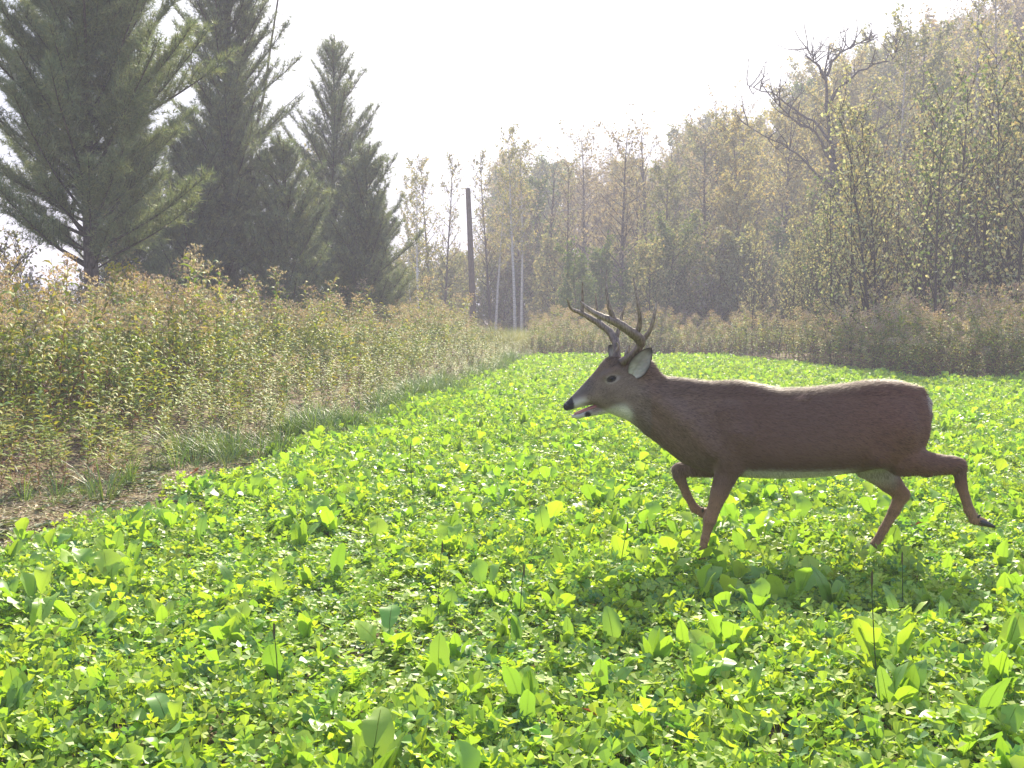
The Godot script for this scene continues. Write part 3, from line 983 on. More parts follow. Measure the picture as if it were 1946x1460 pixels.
func build_plot() -> void:
	var clover := []
	for k in 7:
		clover.append(clover_patch().mesh(M.clover))
	var leaf_geo := [[], [], []]
	var leaf_mesh := [[], [], []]
	for kind in 3:
		for k in 9:
			var g := big_leaf(kind)
			leaf_geo[kind].append(g)
			leaf_mesh[kind].append(g.mesh(M.broad))
	var plant_mesh := [[], [], []]
	for kind in 3:
		for k in 6:
			var g := Geo.new()
			var count: int = [5, 7, 8][kind] + rng.randi() % 3
			for q in count:
				g.add(leaf_geo[kind][rng.randi() % 9], leaf_pose(kind, q, count))
			plant_mesh[kind].append(g.mesh(M.broad))
	# clover everywhere in the plot
	var at := []
	var tc := []
	for k in 7:
		at.append([])
		tc.append(PackedColorArray())
	var d := 1.6
	while d < 34.0:
		var step := 0.105 if d < 8.0 else (0.13 if d < 16.0 else 0.18)
		var x := -0.47 * d - 1.4
		while x < 0.47 * d + 1.4:
			var px := x + rr(-0.6, 0.6) * step
			var pd := d + rr(-0.6, 0.6) * step
			if in_plot(px, pd) and bump_noise.get_noise_2d(px * 22.0 + 5.0, pd * 22.0) > -0.42:
				var n := bump_noise.get_noise_2d(px * 6.0, pd * 6.0)
				var s := rr(0.7, 1.15) * (1.0 + n * 0.7)
				var k := rng.randi() % 7
				at[k].append(Transform3D(Basis.from_euler(Vector3(rr(-0.12, 0.12), rr(0, TAU), rr(-0.12, 0.12))).scaled_local(Vector3(1.0, s, 1.0) * rr(0.9, 1.2)), Vector3(px, land(px, -pd), -pd)))
				tc[k].push_back(vary(Color(1.0, 1.0, 1.0), 0.16))
			x += step
		d += step
	var field := base("clover", Vector3.ZERO)
	tag(field, "bright green clover covering the whole food plot", "clover", "", "stuff")
	for k in 7:
		scatter(field, "leaf_patches", clover[k], at[k], tc[k])
	# taller chicory, turnip and radish among it
	var kinds := ["chicory_plant", "turnip_plant", "radish_plant"]
	var rest := [[], [], []]
	var tint := [[], [], []]
	for kind in 3:
		for k in 6:
			rest[kind].append([])
			tint[kind].append(PackedColorArray())
	var own := 0
	d = 2.2
	while d < 34.0:
		var step := 0.18 if d < 8 else (0.2 if d < 18.0 else 0.25)
		var x := -0.47 * d - 1.2
		while x < 0.47 * d + 1.2:
			var px := x + rr(-0.5, 0.5) * step
			var pd := d + rr(-0.5, 0.5) * step
			x += step
			if not in_plot(px, pd): continue
			var n := bump_noise.get_noise_2d(px * 11.0 + 30.0, pd * 11.0)
			var thick := 1.0
			if rng.randf() > thick * (0.9 + n * 1.6): continue
			var kind := 1
			var u := rng.randf()
			if u < (0.5 if pd < 6.5 else 0.2): kind = 0
			elif u > 0.78: kind = 2
			var s: float = rr(0.65, 1.2) if kind == 0 else rr(0.55, 1.05)
			if pd > 7.0: s *= 0.9
			var y := land(px, -pd)
			if pd < 6.6 and absf(px) < 0.46 * pd and own < 290 and pd > 2.75:
				own += 1
				var o := base(kinds[kind], Vector3(px, y, -pd), rr(0, TAU))
				o.scale = Vector3(s, s, s)
				var count: int = [4, 6, 7][kind] + rng.randi() % 3
				for q in count:
					var l := part(o, "leaf", leaf_mesh[kind][rng.randi() % 9])
					l.transform = leaf_pose(kind, q, count)
				var v := px / pd
				var side := "far left" if v < -0.3 else ("left of middle" if v < -0.1 else ("in the middle" if v < 0.08 else ("below the buck" if v < 0.32 else "far right")))
				var deep := "nearest the camera" if pd < 3.4 else ("in the near part" if pd < 4.2 else ("level with the buck's shadow" if pd < 5.0 else "level with the buck"))
				var what: String = ["upright spoon-leafed chicory", "lobe-leafed turnip", "ferny-leafed radish"][kind]
				tag(o, "%s %s %s, %s" % ["large" if s > 0.95 else ("small" if s < 0.7 else "middling"), what, deep, side], "plant", "%s plants of the plot" % what)
				continue
			var k := rng.randi() % 6
			rest[kind][k].append(Transform3D(Basis.from_euler(Vector3(rr(-0.1, 0.1), rr(0, TAU), rr(-0.1, 0.1))).scaled_local(Vector3(s, s, s)), Vector3(px, y, -pd)))
			tint[kind][k].push_back(vary(Color(1, 1, 1), 0.18))
		d += step
	var greens := base("forage_greens", Vector3.ZERO)
	tag(greens, "mixed turnip, radish and chicory greens filling the far plot", "greens", "", "stuff")
	for kind in 3:
		for k in 6:
			scatter(greens, "leafy_plants", plant_mesh[kind][k], rest[kind][k], tint[kind][k])

func build_small_things() -> void:
	# dry litter on the bare strip beside the bank
	var bits := []
	for k in 4:
		var g := Geo.new()
		for i in 16:
			var p := round_dir() * rr(0, 0.12) + Vector3(0, rr(0.003, 0.02), 0)
			var dd := (round_dir() + Vector3(0, rr(-0.15, 0.25), 0)).normalized()
			var s := dd.cross(Vector3.UP).normalized()
			var col := vary(pick([Color(0.4, 0.33, 0.2), Color(0.3, 0.22, 0.12), Color(0.48, 0.42, 0.28), Color(0.24, 0.17, 0.1), Color(0.3, 0.3, 0.12)]), 0.25)
			if i % 3 == 0:
				g.leaf(p, dd, s, Vector3.UP, rr(0.03, 0.06), rr(0.008, 0.015), col)
			else:
				g.stalk(p, p + dd * rr(0.05, 0.14), s, 0.0018, col)
		bits.append(g.mesh(M.litter))
	var at := [[], [], [], []]
	var tc := [PackedColorArray(), PackedColorArray(), PackedColorArray(), PackedColorArray()]
	for i in 2600:
		var pd := rr(4.2, 12.5)
		var px := lerpf(bank_front(pd) - 0.6, plot_left(pd) + 0.35, rng.randf())
		var k := i % 4
		at[k].append(Transform3D(Basis.from_euler(Vector3(0, rr(0, TAU), 0)), Vector3(px, land(px, -pd), -pd)))
		tc[k].push_back(vary(Color(1, 1, 1), 0.25))
	var litter := base("dry_litter", Vector3.ZERO)
	tag(litter, "dry leaves and straw littering the bare strip beside the bank", "litter", "", "stuff")
	for k in 4:
		scatter(litter, "straw", bits[k], at[k], tc[k])
	# low weeds that creep over the strip
	var low := Geo.new()
	for i in 9:
		var o := round_dir()
		low.leaf(o * 0.01 + Vector3(0, 0.02, 0), (o + Vector3(0, 0.35, 0)).normalized(), o.cross(Vector3.UP), Vector3.UP, rr(0.03, 0.07), 0.011, vary(Color(0.16, 0.2, 0.09), 0.2))
	var lm := low.mesh(M.weed)
	var la := []
	var lt := PackedColorArray()
	for i in 1500:
		var pd := rr(4.6, 11.5)
		var px := lerpf(bank_front(pd) - 0.3, plot_left(pd) + 0.2, rng.randf())
		if bump_noise.get_noise_2d(px * 14.0, pd * 14.0) < -0.08: continue
		var s := rr(0.6, 1.4)
		la.append(Transform3D(Basis.from_euler(Vector3(0, rr(0, TAU), 0)).scaled_local(Vector3(s, s, s)), Vector3(px, land(px, -pd), -pd)))
		lt.push_back(vary(Color(1, 1, 1), 0.2))
	var creep := base("low_weeds", Vector3.ZERO)
	tag(creep, "low leafy weeds creeping over the bare strip", "weeds", "", "stuff")
	scatter(creep, "rosettes", lm, la, lt)
	# thin dark grass stalks standing out of the plot
	for s in [[1.10, 3.22, 0.46, "tall thin dark stalk at the near right, highest of the stalks"], [-0.30, 4.35, 0.34, "thin stalk standing left of the plot's middle"], [-0.72, 3.3, 0.3, "thin yellow tipped stalk at the near left"], [0.48, 4.9, 0.3, "thin stalk in front of the buck's front hooves"], [0.02, 4.1, 0.3, "thin stalk in the plot's near middle"], [-0.62, 6.9, 0.42, "thin stalk in the plot beyond the near greens"], [1.55, 4.3, 0.3, "thin stalk in the buck's shadow"], [2.35, 5.9, 0.36, "thin stalk behind the buck's raised hind hoof"], [0.2, 8.2, 0.4, "thin stalk in the plot below the buck's muzzle"]]:
		var g := Geo.new()
		var pts := curve_pts(Vector3(0, 0, 0), Vector3(rr(-0.08, 0.08), 1, 0.05), s[2], 7, 0.0, 0.05)
		g.tube(pts, taper(0.0024, 0.0014, 7), 5, Color(0.05, 0.075, 0.03))
		var o := base("grass_stalk", Vector3(s[0], land(s[0], -s[1]), -s[1]))
		part(o, "stem", g.mesh(M.grass))
		var hd := Geo.new()
		hd.tube(PackedVector3Array([pts[6] - Vector3(0, 0.045, 0), pts[6] - Vector3(0, 0.025, 0), pts[6], pts[6] + Vector3(0, 0.008, 0)]), PackedFloat32Array([0.0015, 0.004, 0.0032, 0.0005]), 6, Color(0.1, 0.08, 0.04))
		part(o, "seed_head", hd.mesh(M.grass))
		tag(o, s[3], "grass stalk")
	# fallen orange leaves
	for s in [[0.24, 3.02, "rust orange fallen leaf on the clover at the near middle"], [-2.45, 8.4, "orange fallen leaf on the bare strip by the bank"], [2.2, 5.95, "orange fallen leaf in the plot behind the buck's hind leg"]]:
		var g := Geo.new()
		for q in 5:
			var a := -1.3 + q * 0.65
			var dd := Vector3(cos(a), rr(0.1, 0.5), sin(a)).normalized()
			g.leaf(Vector3.ZERO, dd, dd.cross(Vector3.UP).normalized(), Vector3.UP, rr(0.04, 0.06), 0.014, vary(Color(0.42, 0.13, 0.035), 0.2))
		g.stalk(Vector3.ZERO, Vector3(-0.04, 0.01, 0.01), Vector3(0, 0, 1), 0.0012, Color(0.25, 0.1, 0.05))
		var o := single("fallen_leaf", g.mesh(M.litter))
		o.position = Vector3(s[0], land(s[0], -s[1]) + (0.10 if s[0] > 0 else 0.03), -s[1])
		o.rotation = Vector3(0.3, rr(0, TAU), 0.2)
		tag(o, s[2], "fallen leaf")

# ------------------------------------------------------------------ the buck
# trunk and neck: x, top, bottom, half width
const TRUNK := [[-0.870, 0.987, 0.808, 0.050], [-0.806, 0.987, 0.762, 0.070], [-0.743, 0.982, 0.724, 0.085], [-0.679, 0.971, 0.670, 0.095], [-0.590, 0.948, 0.601, 0.110], [-0.488, 0.936, 0.526, 0.130], [-0.361, 0.923, 0.482, 0.155], [-0.234, 0.926, 0.464, 0.175], [-0.132, 0.910, 0.457, 0.185], [-0.030, 0.890, 0.454, 0.190], [0.072, 0.890, 0.457, 0.195], [0.174, 0.898, 0.462, 0.195], [0.275, 0.908, 0.475, 0.190], [0.402, 0.926, 0.493, 0.180], [0.529, 0.926, 0.526, 0.165], [0.619, 0.903, 0.565, 0.140], [0.663, 0.864, 0.603, 0.110], [0.690, 0.821, 0.655, 0.050]]
# each limb: x, y, z, radius from the body to the foot
const FORE_NEAR := [[-0.249, 0.665, 0.090, 0.0950], [-0.286, 0.528, 0.110, 0.0620], [-0.330, 0.402, 0.110, 0.0420], [-0.366, 0.296, 0.110, 0.0290], [-0.376, 0.268, 0.110, 0.0310], [-0.386, 0.225, 0.110, 0.0215], [-0.397, 0.18, 0.110, 0.0190], [-0.417, 0.098, 0.110, 0.0190], [-0.436, 0.029, 0.110, 0.0210], [-0.451, -0.007, 0.110, 0.0220]]
const FORE_FAR := [[-0.240, 0.646, -0.080, 0.0900], [-0.351, 0.500, -0.100, 0.0550], [-0.493, 0.477, -0.110, 0.0330], [-0.490, 0.446, -0.110, 0.0290], [-0.452, 0.354, -0.110, 0.0200], [-0.412, 0.285, -0.110, 0.0210], [-0.370, 0.261, -0.110, 0.0210], [-0.334, 0.269, -0.110, 0.0200]]
const HIND_NEAR := [[0.485, 0.700, 0.070, 0.1300], [0.544, 0.564, 0.090, 0.0850], [0.654, 0.535, 0.100, 0.0570], [0.784, 0.530, 0.100, 0.0400], [0.809, 0.527, 0.100, 0.0340], [0.827, 0.426, 0.100, 0.0240], [0.865, 0.312, 0.100, 0.0230], [0.891, 0.269, 0.100, 0.0230], [0.937, 0.253, 0.100, 0.0200]]
const HIND_FAR := [[0.456, 0.647, -0.070, 0.1100], [0.453, 0.514, -0.090, 0.0850], [0.549, 0.421, -0.100, 0.0550], [0.613, 0.355, -0.100, 0.0380], [0.578, 0.276, -0.100, 0.0270], [0.528, 0.184, -0.100, 0.0210], [0.485, 0.105, -0.100, 0.0220], [0.460, 0.038, -0.100, 0.0220], [0.440, -0.015, -0.100, 0.0220]]
# each antler: main beam, then its tines
const ANTLER_NEAR := [[[-0.794, 1.017, 0.055, 0.0200], [-0.745, 1.056, 0.080, 0.0190], [-0.712, 1.104, 0.100, 0.0210], [-0.726, 1.137, 0.130, 0.0260], [-0.776, 1.172, 0.160, 0.0210], [-0.842, 1.213, 0.180, 0.0200], [-0.905, 1.238, 0.170, 0.0140], [-0.963, 1.272, 0.150, 0.0100], [-1.001, 1.309, 0.130, 0.0040]],
	[[-0.780, 1.035, 0.060, 0.0110], [-0.770, 1.070, 0.060, 0.0090], [-0.757, 1.102, 0.055, 0.0030]],
	[[-0.707, 1.116, 0.100, 0.0140], [-0.674, 1.161, 0.110, 0.0110], [-0.656, 1.211, 0.120, 0.0090], [-0.646, 1.265, 0.120, 0.0080], [-0.636, 1.312, 0.110, 0.0030]],
	[[-0.734, 1.152, 0.135, 0.0160], [-0.721, 1.211, 0.150, 0.0120], [-0.730, 1.289, 0.160, 0.0090], [-0.743, 1.363, 0.155, 0.0070], [-0.755, 1.422, 0.150, 0.0025]],
	[[-0.842, 1.216, 0.180, 0.0150], [-0.863, 1.265, 0.185, 0.0110], [-0.877, 1.326, 0.180, 0.0080], [-0.882, 1.387, 0.170, 0.0060], [-0.879, 1.456, 0.160, 0.0025]]]
const ANTLER_FAR := [[[-0.810, 1.031, -0.045, 0.0190], [-0.808, 1.086, -0.070, 0.0180], [-0.816, 1.124, -0.100, 0.0220], [-0.834, 1.157, -0.130, 0.0200], [-0.879, 1.194, -0.150, 0.0170], [-0.941, 1.233, -0.160, 0.0140], [-0.978, 1.253, -0.160, 0.0120], [-1.029, 1.277, -0.140, 0.0080], [-1.048, 1.326, -0.120, 0.0030]],
	[[-0.815, 1.056, -0.050, 0.0090], [-0.803, 1.092, -0.045, 0.0070], [-0.814, 1.113, -0.040, 0.0030]],
	[[-0.805, 1.137, -0.100, 0.0120], [-0.791, 1.189, -0.115, 0.0090], [-0.778, 1.240, -0.120, 0.0070], [-0.766, 1.292, -0.115, 0.0030]],
	[[-0.879, 1.194, -0.150, 0.0110], [-0.891, 1.240, -0.165, 0.0080], [-0.902, 1.306, -0.170, 0.0060], [-0.905, 1.355, -0.165, 0.0025]],
	[[-0.973, 1.251, -0.160, 0.0110], [-0.970, 1.306, -0.165, 0.0080], [-0.971, 1.358, -0.160, 0.0060], [-0.971, 1.409, -0.150, 0.0025]]]
const HEAD_AT := Vector2(-0.730, 0.9485)
const HEAD_ALONG := Vector2(-0.926, -0.379)
const HEAD_UP := Vector2(-0.379, 0.926)
const PX := 0.002543
# skull and upper jaw: along, top, bottom (hundredths of the head's own grid), half width in metres
const SKULL := [[-40, 16, -34, 0.05], [-25, 24, -42, 0.07], [0, 34, -50, 0.078], [15, 41, -53, 0.078], [32, 47, -53, 0.074], [44, 46.5, -51, 0.069], [58, 41, -47, 0.062], [70, 35, -42, 0.055], [82, 29, -32, 0.048], [92, 24, -21, 0.043], [110, 16, -17.5, 0.036], [127, 9, -15, 0.033], [138, 4, -14, 0.030], [143, 1, -13, 0.026], [147, -3, -10, 0.014]]

var trunk_table := []
var skull_table := []
var limb_list := []

func smin(a: float, b: float, k: float) -> float:
	var h := maxf(k - absf(a - b), 0.0) / k
	return minf(a, b) - h * h * k * 0.25

func table_of(src: Array, step: float, unit: float) -> Array:
	# resampled with a smooth (Catmull-Rom) curve: [first x, step, tops, bottoms, half widths]
	var x0: float = src[0][0] * unit
	var x1: float = src[-1][0] * unit
	var count := int((x1 - x0) / step) + 2
	var cols := [PackedFloat32Array(), PackedFloat32Array(), PackedFloat32Array()]
	for i in count:
		var x := minf(x0 + i * step, x1)
		var k := 0
		while k < src.size() - 2 and src[k + 1][0] * unit < x:
			k += 1
		var t: float = (x - src[k][0] * unit) / ((src[k + 1][0] - src[k][0]) * unit)
		for j in 3:
			var u: float = unit if j < 2 else 1.0
			var a: float = src[maxi(k - 1, 0)][j + 1]
			var b: float = src[k][j + 1]
			var c: float = src[k + 1][j + 1]
			var d: float = src[mini(k + 2, src.size() - 1)][j + 1]
			cols[j].push_back(cubic_interpolate(b, c, a, d, t) * u)
	return [x0, step, cols[0], cols[1], cols[2], x1]

func profile_field(t: Array, x: float, y: float, z: float, narrow: float) -> float:
	var x0: float = t[0]
	var x1: float = t[5]
	var tops: PackedFloat32Array = t[2]
	var bots: PackedFloat32Array = t[3]
	var wids: PackedFloat32Array = t[4]
	var xc := clampf(x, x0, x1)
	var f: float = (xc - x0) / t[1]
	var i := mini(int(f), tops.size() - 2)
	f -= i
	var top := lerpf(tops[i], tops[i + 1], f)
	var bot := lerpf(bots[i], bots[i + 1], f)
	var w := lerpf(wids[i], wids[i + 1], f)
	var hy := (top - bot) * 0.5
	var u := (y - (top + bot) * 0.5) / hy
	# narrower towards the ridge of the back, fullest a little below the middle
	var ww := w * (1.0 - narrow * clampf(u + 0.15, -0.4, 1.0))
	var q := z / ww
	var r := sqrt(u * u + q * q)
	var s := minf(hy, ww)
	var inside := (r - 1.0) * s
	var over := absf(x - xc)
	return inside if over <= 0.0 else maxf(inside, 0.0) + over if inside > 0.0 else maxf(inside, over)

func buck_field(p: Vector3) -> float:
	var d := profile_field(trunk_table, p.x, p.y, p.z, 0.22)
	if p.x < -0.55 and p.y > 0.6:
		var q := Vector2(p.x, p.y) - HEAD_AT
		var a := q.dot(HEAD_ALONG)
		var b := q.dot(HEAD_UP)
		var h := profile_field(skull_table, a, b, p.z, 0.18)
		# cheek and eye-socket: a slight hollow under the brow
		d = smin(d, h, 0.05)
		var e := bone(p, jaw[0], jaw[1], 0.024, 0.0135)
		e = smin(e, bone(p, jaw[1], jaw[2], 0.0135, 0.0095), 0.008)
		d = smin(d, e, 0.007)
		# brow ridge and nostril pad
		d = smin(d, bone(p, brow[0], brow[1], 0.018, 0.022), 0.02)
		d = smin(d, bone(p, brow[2], brow[3], 0.018, 0.022), 0.02)
		d = smin(d, bone(p, nose_pad[0], nose_pad[1], 0.016, 0.019), 0.012)
	for limb in limb_list:
		var box: AABB = limb[0]
		if not box.has_point(p):
			continue
		var pts: PackedVector3Array = limb[1]
		var rad: PackedFloat32Array = limb[2]
		var e := 9.0
		for i in pts.size() - 1:
			e = smin(e, bone(p, pts[i], pts[i + 1], rad[i], rad[i + 1]), 0.012)
		d = smin(d, e, limb[3])
	return d

var jaw := []
var brow := []
var nose_pad := []

func head_point(a: float, b: float, z: float) -> Vector3:
	var q := HEAD_AT + HEAD_ALONG * (a * PX) + HEAD_UP * (b * PX)
	return Vector3(q.x, q.y, z)

func bone(p: Vector3, a: Vector3, b: Vector3, ra: float, rb: float) -> float:
	var ab := b - a
	var t := clampf((p - a).dot(ab) / ab.length_squared(), 0.0, 1.0)
	return p.distance_to(a + ab * t) - lerpf(ra, rb, t)

func add_limb(src: Array, join: float) -> void:
	var pts := PackedVector3Array()
	var rad := PackedFloat32Array()
	var box := AABB(Vector3(src[0][0], src[0][1], src[0][2]), Vector3.ZERO)
	for s in src:
		pts.push_back(Vector3(s[0], s[1], s[2]))
		rad.push_back(s[3])
		box = box.expand(pts[-1])
	limb_list.append([box.grow(0.2), pts, rad, join])

# surface nets of buck_field inside a box, leaving out cells outside keep_min..keep_max along x
func net(g: Geo, lo: Vector3, hi: Vector3, cell: float) -> void:
	var B := 6
	var nx := int(ceil((hi.x - lo.x) / (cell * B)))
	var ny := int(ceil((hi.y - lo.y) / (cell * B)))
	var nz := int(ceil((hi.z - lo.z) / (cell * B)))
	var sy := ny * B + 1
	var sz := nz * B + 1
	var values := {}
	var cells := {}
	var reach := cell * B * 0.87 * 1.35 + 0.012
	for bx in nx:
		for by in ny:
			for bz in nz:
				var o := lo + Vector3(bx, by, bz) * (cell * B)
				var mid := o + Vector3.ONE * (cell * B * 0.5)
				if absf(buck_field(mid)) > reach:
					continue
				for i in B + 1:
					for j in B + 1:
						for k in B + 1:
							var key := ((bx * B + i) * sy + by * B + j) * sz + bz * B + k
							if not values.has(key):
								values[key] = buck_field(o + Vector3(i, j, k) * cell)
				for i in B:
					for j in B:
						for k in B:
							cells[((bx * B + i) * sy + by * B + j) * sz + bz * B + k] = -1
	var ox := sy * sz
	var corner := [0, 1, sz, sz + 1, ox, ox + 1, ox + sz, ox + sz + 1]
	var cpos := [Vector3(0, 0, 0), Vector3(0, 0, 1), Vector3(0, 1, 0), Vector3(0, 1, 1), Vector3(1, 0, 0), Vector3(1, 0, 1), Vector3(1, 1, 0), Vector3(1, 1, 1)]
	var edges := [[0, 1], [0, 2], [0, 4], [1, 3], [1, 5], [2, 3], [2, 6], [3, 7], [4, 5], [4, 6], [5, 7], [6, 7]]
	for key in cells:
		var f := []
		var neg := 0
		for q in 8:
			var val: float = values[key + corner[q]]
			f.append(val)
			if val < 0.0:
				neg += 1
		if neg == 0 or neg == 8:
			continue
		var sum := Vector3.ZERO
		var cnt := 0
		for e in edges:
			var a: float = f[e[0]]
			var b: float = f[e[1]]
			if (a < 0.0) != (b < 0.0):
				sum += cpos[e[0]].lerp(cpos[e[1]], a / (a - b))
				cnt += 1
		var kz: int = key % sz
		var ky: int = (key / sz) % sy
		var kx: int = key / ox
		cells[key] = g.v.size()
		g.v.push_back(lo + (Vector3(kx, ky, kz) + sum / cnt) * cell)
	for key in cells:
		if cells[key] < 0:
			continue
		var a0: float = values[key]
		for axis in 3:
			var du: int = [ox, sz, 1][axis]
			var d1: int = [sz, 1, ox][axis]
			var d2: int = [1, ox, sz][axis]
			if not values.has(key + du):
				continue
			var a1: float = values[key + du]
			if (a0 < 0.0) == (a1 < 0.0):
				continue
			var q0: int = cells.get(key, -1)
			var q1: int = cells.get(key - d1, -1)
			var q2: int = cells.get(key - d1 - d2, -1)
			var q3: int = cells.get(key - d2, -1)
			if q0 < 0 or q1 < 0 or q2 < 0 or q3 < 0:
				continue
			if a0 < 0.0:
				for q in [q0, q2, q1, q0, q3, q2]:
					g.ix.push_back(q)
			else:
				for q in [q0, q1, q2, q0, q2, q3]:
					g.ix.push_back(q)

func coat(p: Vector3, nrm: Vector3, grain: float) -> Color:
	# the colours of the coat: grey brown trunk, redder rump and brow, tan legs, white belly, throat, muzzle ring and eye ring
	var side := Color(0.145, 0.077, 0.043)
	var leg := Color(0.215, 0.12, 0.062)
	var white := Color(0.52, 0.5, 0.46)
	var c := side.lerp(Color(0.095, 0.053, 0.034), 0.5 + 0.5 * grain)
	c = c.lerp(Color(0.155, 0.1, 0.068), smoothstep(-0.15, -0.6, p.x))      # greyer neck
	c = c.lerp(Color(0.145, 0.068, 0.038), smoothstep(0.1, 0.5, p.x) * 0.7)      # redder quarters
	c = c.lerp(leg, smoothstep(0.50, 0.30, p.y + grain * 0.03))
	if p.x > -0.24 and p.x < 0.36 and absf(p.z) < 0.17:
		c = c.lerp(white, smoothstep(0.537, 0.508, p.y + grain * 0.012 + absf(p.z) * 0.1) * smoothstep(-0.235, -0.2, p.x) * smoothstep(0.36, 0.25, p.x))
	if p.x > 0.3 and p.y < 0.62 and p.z < 0.02 and p.z > -0.09:                # pale inner thigh of the far leg
		c = c.lerp(white * 0.8, 0.65 * smoothstep(0.36, 0.46, p.y) * smoothstep(0.6, 0.54, p.x))
	if p.x > 0.655 and p.y > 0.66 and absf(p.z) < 0.075:                       # white edge of the tucked tail
		c = c.lerp(white, smoothstep(0.667, 0.682, p.x + grain * 0.01) * smoothstep(0.76, 0.81, p.y) * smoothstep(0.885, 0.855, p.y) * 0.45)
	var q := Vector2(p.x, p.y) - HEAD_AT
	var a := q.dot(HEAD_ALONG) / PX
	var b := q.dot(HEAD_UP) / PX
	if a > -30.0 and p.y > 0.66 and p.x < -0.66:
		var face := Color(0.155, 0.115, 0.088)
		c = c.lerp(face, smoothstep(-25, 10, a))
		c = c.lerp(Color(0.125, 0.082, 0.055), smoothstep(14, 40, b + grain * 9.0) * smoothstep(100, 50, a))   # rusty brow
		c = c.lerp(Color(0.10, 0.08, 0.07), smoothstep(70, 95, a) * smoothstep(-6, 12, b))    # dark bridge of the nose
		c = c.lerp(white, smoothstep(-30, -44, b + grain * 4.0) * smoothstep(22, 62, a))         # white chin and jaw
		c = c.lerp(white * 0.9, 0.8 * smoothstep(94, 118, a + grain * 5.0) * smoothstep(8, -6, b + grain * 3.0) )   # white upper lip
		var ring := Vector2((a - 43.5) / 17.0, (b - 13.5) / 11.0).length()
		c = c.lerp(Color(0.26, 0.225, 0.19), smoothstep(1.05, 0.7, ring + grain * 0.3) * (0.4 if b > 13.5 else 0.8))
		c = c.lerp(Color(0.02, 0.015, 0.012), smoothstep(0.62, 0.5, ring))
		if a > 125.0 and b > -15.0:
			c = c.lerp(Color(0.018, 0.015, 0.015), smoothstep(126, 131, a + (b + 14.0) * 0.35 + grain * 2.0))
		var spot := Vector2((a - 109.0) / 7.0, (b + 34.0) / 7.0).length()
		c = c.lerp(Color(0.02, 0.016, 0.015), smoothstep(1.0, 0.7, spot))       # dark mark on the lip
		if b < -17.0 and b > -27.0 and a > 88.0 and a < 134.0 and absf(p.z) < 0.022:
			c = c.lerp(Color(0.12, 0.035, 0.035), 0.8 * smoothstep(0.2, 0.7, absf(nrm.y)))
	# throat patch
	var t := Vector2((p.x + 0.785) / 0.042, (p.y - 0.762) / 0.05).length()
	c = c.lerp(white, smoothstep(1.15, 0.7, t + grain * 0.25))
	# ruffled scar behind the shoulder
	var s := Vector2((p.x - 0.045) / 0.042, (p.y - 0.848 - (p.x - 0.045) * 0.12) / 0.011).length()
	if p.z > 0.0:
		c = c.lerp(Color(0.27, 0.17, 0.13), 0.8 * smoothstep(1.1, 0.5, s + grain * 0.35))
	# dark gland on the hocks
	var k := Vector2((p.x - 0.80) / 0.05, (p.y - 0.50) / 0.04).length()
	c = c.lerp(Color(0.09, 0.05, 0.03), 0.4 * smoothstep(1.2, 0.5, k))
	var f := 1.0 + grain * 0.4
	return Color(c.r * f, c.g * f, c.b * f)

